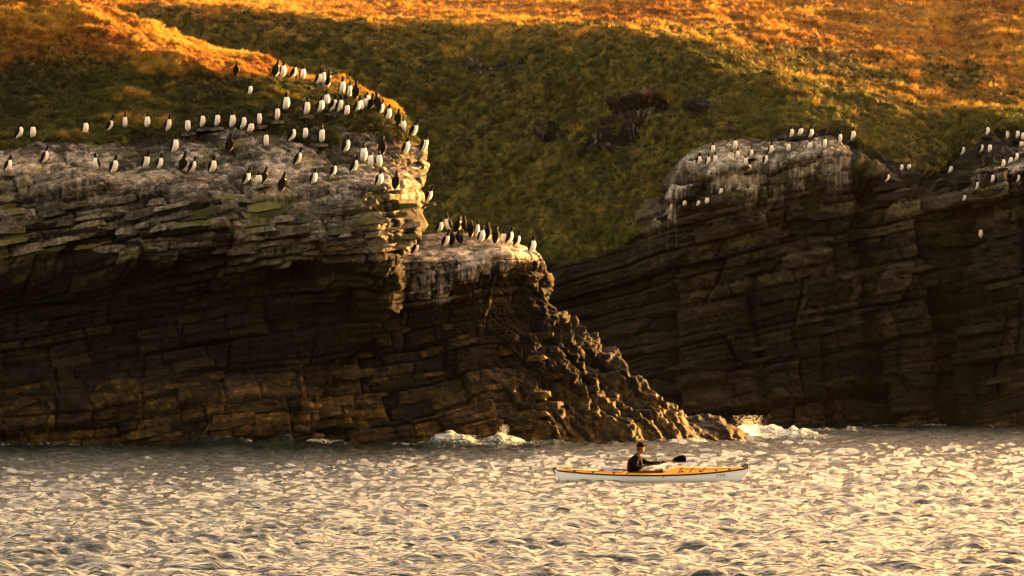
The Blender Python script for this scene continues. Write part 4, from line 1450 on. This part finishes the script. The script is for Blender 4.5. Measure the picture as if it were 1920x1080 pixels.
jn = [((-.42, 0, .20), (.18, .155)), ((-.42, 0, .36), (.175, .150)), ((-.40, 0, .53), (.195, .155)), ((-.378, 0, .665), (.155, .12)), ((-.350, 0, .745), .078), ((-.332, 0, .785), .074)]
je = [(i_, i_ + 1) for i_ in range(5)]
for s0, e0, w0 in (((-.385, .185, .655), (-.10, .285, .50), (.235, .277, .52)), ((-.385, -.185, .655), (-.40, -.335, .415), (-.21, -.20, .425))):
    b_ = len(jn)
    m0 = tuple(Vector(e0).lerp(Vector(w0), .5) + Vector((0, 0, .004)))
    jn += [(s0, .098), (tuple(Vector(s0).lerp(Vector(e0), .5)), .080), (e0, .068), (m0, .058), (w0, .043)]
    je += [(3, b_), (b_, b_ + 1), (b_ + 1, b_ + 2), (b_ + 2, b_ + 3), (b_ + 3, b_ + 4)]
skin_obj('jacket', jn, je, M_JACKET, man)
# buoyancy vest: a padded shell round the trunk, open at neck and armholes
vest_b = loft('vest', [((-.435, 0, .26), (1, 0, 0), (0, 1, 0), .175, .200), ((-.44, 0, .40), (1, 0, 0), (0, 1, 0), .180, .205), ((-.435, 0, .54), (1, 0, 0), (0, 1, 0), .180, .190),
                       ((-.42, 0, .64), (1, 0, 0), (0, 1, 0), .155, .140), ((-.405, 0, .70), (1, 0, 0), (0, 1, 0), .115, .105)], M_JACKET, 20)
vo = bpy.data.objects.new('vest', vest_b); vo.parent = man; COL.objects.link(vo)
vb = loft('vest_back_panel', [((-.585, 0, .30), (1, 0, 0), (0, 1, 0), .050, .150), ((-.600, 0, .38), (1, 0, 0), (0, 1, 0), .055, .165), ((-.598, 0, .52), (1, 0, 0), (0, 1, 0), .055, .160), ((-.560, 0, .64), (1, 0, 0), (0, 1, 0), .045, .12)], M_VEST, 14)
vo = bpy.data.objects.new('vest_back_panel', vb); vo.parent = man; COL.objects.link(vo)
tube('vest_strap', [(-.245, -.10, .42), (-.235, -.02, .44), (-.245, .10, .42)], .012, M_VEST, man, 6)
# cap with visor, hair, eyes
cap = loft('cap', [((-.280, 0, .960), (1, 0, 0), (0, 1, 0), .118, .098), ((-.282, 0, 1.00), (1, 0, 0), (0, 1, 0), .119, .099), ((-.285, 0, 1.045), (1, 0, 0), (0, 1, 0), .105, .088),
                   ((-.288, 0, 1.080), (1, 0, 0), (0, 1, 0), .066, .056), ((-.290, 0, 1.094), (1, 0, 0), (0, 1, 0), .022, .02)], M_CAP, 18)
vo = bpy.data.objects.new('cap', cap); vo.parent = man; COL.objects.link(vo)
vis = loft('cap_visor', [((-.21, 0, .992), (0, 1, 0), (0, 0, 1), .074, .010), ((-.155, 0, .988), (0, 1, 0), (0, 0, 1), .066, .008), ((-.085, 0, .976), (0, 1, 0), (0, 0, 1), .040, .007)], M_CAP, 12)
vo = bpy.data.objects.new('cap_visor', vis); vo.parent = man; COL.objects.link(vo)
hair = loft('hair', [((-.345, 0, .830), (1, 0, 0), (0, 1, 0), .040, .050), ((-.338, 0, .88), (1, 0, 0), (0, 1, 0), .052, .082), ((-.325, 0, .95), (1, 0, 0), (0, 1, 0), .078, .094), ((-.31, 0, .985), (1, 0, 0), (0, 1, 0), .07, .086)], M_HAIR, 14)
vo = bpy.data.objects.new('hair', hair); vo.parent = man; COL.objects.link(vo)
for sd in (1, -1):
    bm = bmesh.new(); bmesh.ops.create_icosphere(bm, subdivisions=1, radius=.011)
    me = bpy.data.meshes.new('eye'); bm.to_mesh(me); bm.free(); me.materials.append(M_EYE)
    o = bpy.data.objects.new('eye', me); o.location = (-.192, sd * .034, .945); o.parent = man; COL.objects.link(o)
    tube('mouth' if sd > 0 else 'moustache', [(-.190, -.022, .868 if sd > 0 else .882), (-.183, 0, .868 if sd > 0 else .884), (-.190, .022, .868 if sd > 0 else .882)], .005, M_HAIR if sd < 0 else M_COAM, man, 5)

# ------------------------------------------------------------------ spray
M_DROP = plain('spray_drop', (0.85, 0.85, 0.84), .35, .5)
bm = bmesh.new(); bmesh.ops.create_icosphere(bm, subdivisions=1, radius=1.0)
me = bpy.data.meshes.new('water_drop'); bm.to_mesh(me); bm.free(); me.materials.append(M_DROP)
drop = bpy.data.objects.new('water_drop', me)
r = np.random.default_rng(3)
for (px, py, cnt, wx, hz, lab) in ((1405, 812, 2600, .6, .85, 'fine spray thrown up where the swell breaks at the tip of the rock tail'),
                                   (945, 820, 1300, .22, .60, 'small spout of spray at the foot of the rock buttress'),
                                   (860, 822, 1200, .75, .22, 'low spray over the breaking wave left of the spout')):
    Yd = 21490 / (py + 14 - HOR)
    x0 = (px - 960) / FPX * Yd
    t = r.random(cnt)
    hh = .22 + hz * r.random(cnt)**2.4
    sprd = wx * (.35 + .65 * hh / (hz + .3))
    pts = np.stack([x0 + r.normal(0, 1, cnt) * sprd * .6, Yd + r.normal(0, .35, cnt), hh], -1)
    sp_ = points_obj('spray', pts, np.zeros((cnt, 3)), r.uniform(.003, .011, cnt) * (1.2 - .5 * (hh / (hz + .3))), {}, M_DROP)
    instancer(sp_, [drop] if False else [bpy.data.objects.new('water_drop', me)])
    tag(sp_, lab, 'spray', kind='stuff')

# ------------------------------------------------------------------ salt haze in the evening air
lo_, hi_ = Vector((-4300, -3300, -9)), Vector((4300, 4300, 46))
vs = [(x, y, z) for z in (lo_.z, hi_.z) for x, y in ((lo_.x, lo_.y), (hi_.x, lo_.y), (hi_.x, hi_.y), (lo_.x, hi_.y))]
me = bpy.data.meshes.new('haze')
me.from_pydata(vs, [], [(0, 3, 2, 1), (4, 5, 6, 7), (0, 1, 5, 4), (1, 2, 6, 5), (2, 3, 7, 6), (3, 0, 4, 7)])
m = bpy.data.materials.new('haze')
m.use_nodes = True
nt = m.node_tree
nt.nodes.clear()
out = nt.nodes.new('ShaderNodeOutputMaterial')
pv = nt.nodes.new('ShaderNodeVolumePrincipled')
pv.inputs['Color'].default_value = (1.0, 0.95, 0.88, 1)
pv.inputs['Density'].default_value = 0.000004
pv.inputs['Anisotropy'].default_value = 0.3
nt.links.new(pv.outputs[0], out.inputs['Volume'])
me.materials.append(m)
haze = bpy.data.objects.new('haze', me)
COL.objects.link(haze)
tag(haze, 'thin golden haze filling the air over the cove', 'haze', kind='stuff')
zs = [min((o.matrix_world @ Vector(c)).z for c in o.bound_box) for o in (cliff1, hill1, butt, cliff3, hill3, sea)]
zt = [max((o.matrix_world @ Vector(c)).z for c in o.bound_box) for o in (cliff1, hill1, butt, cliff3, hill3, sea)]
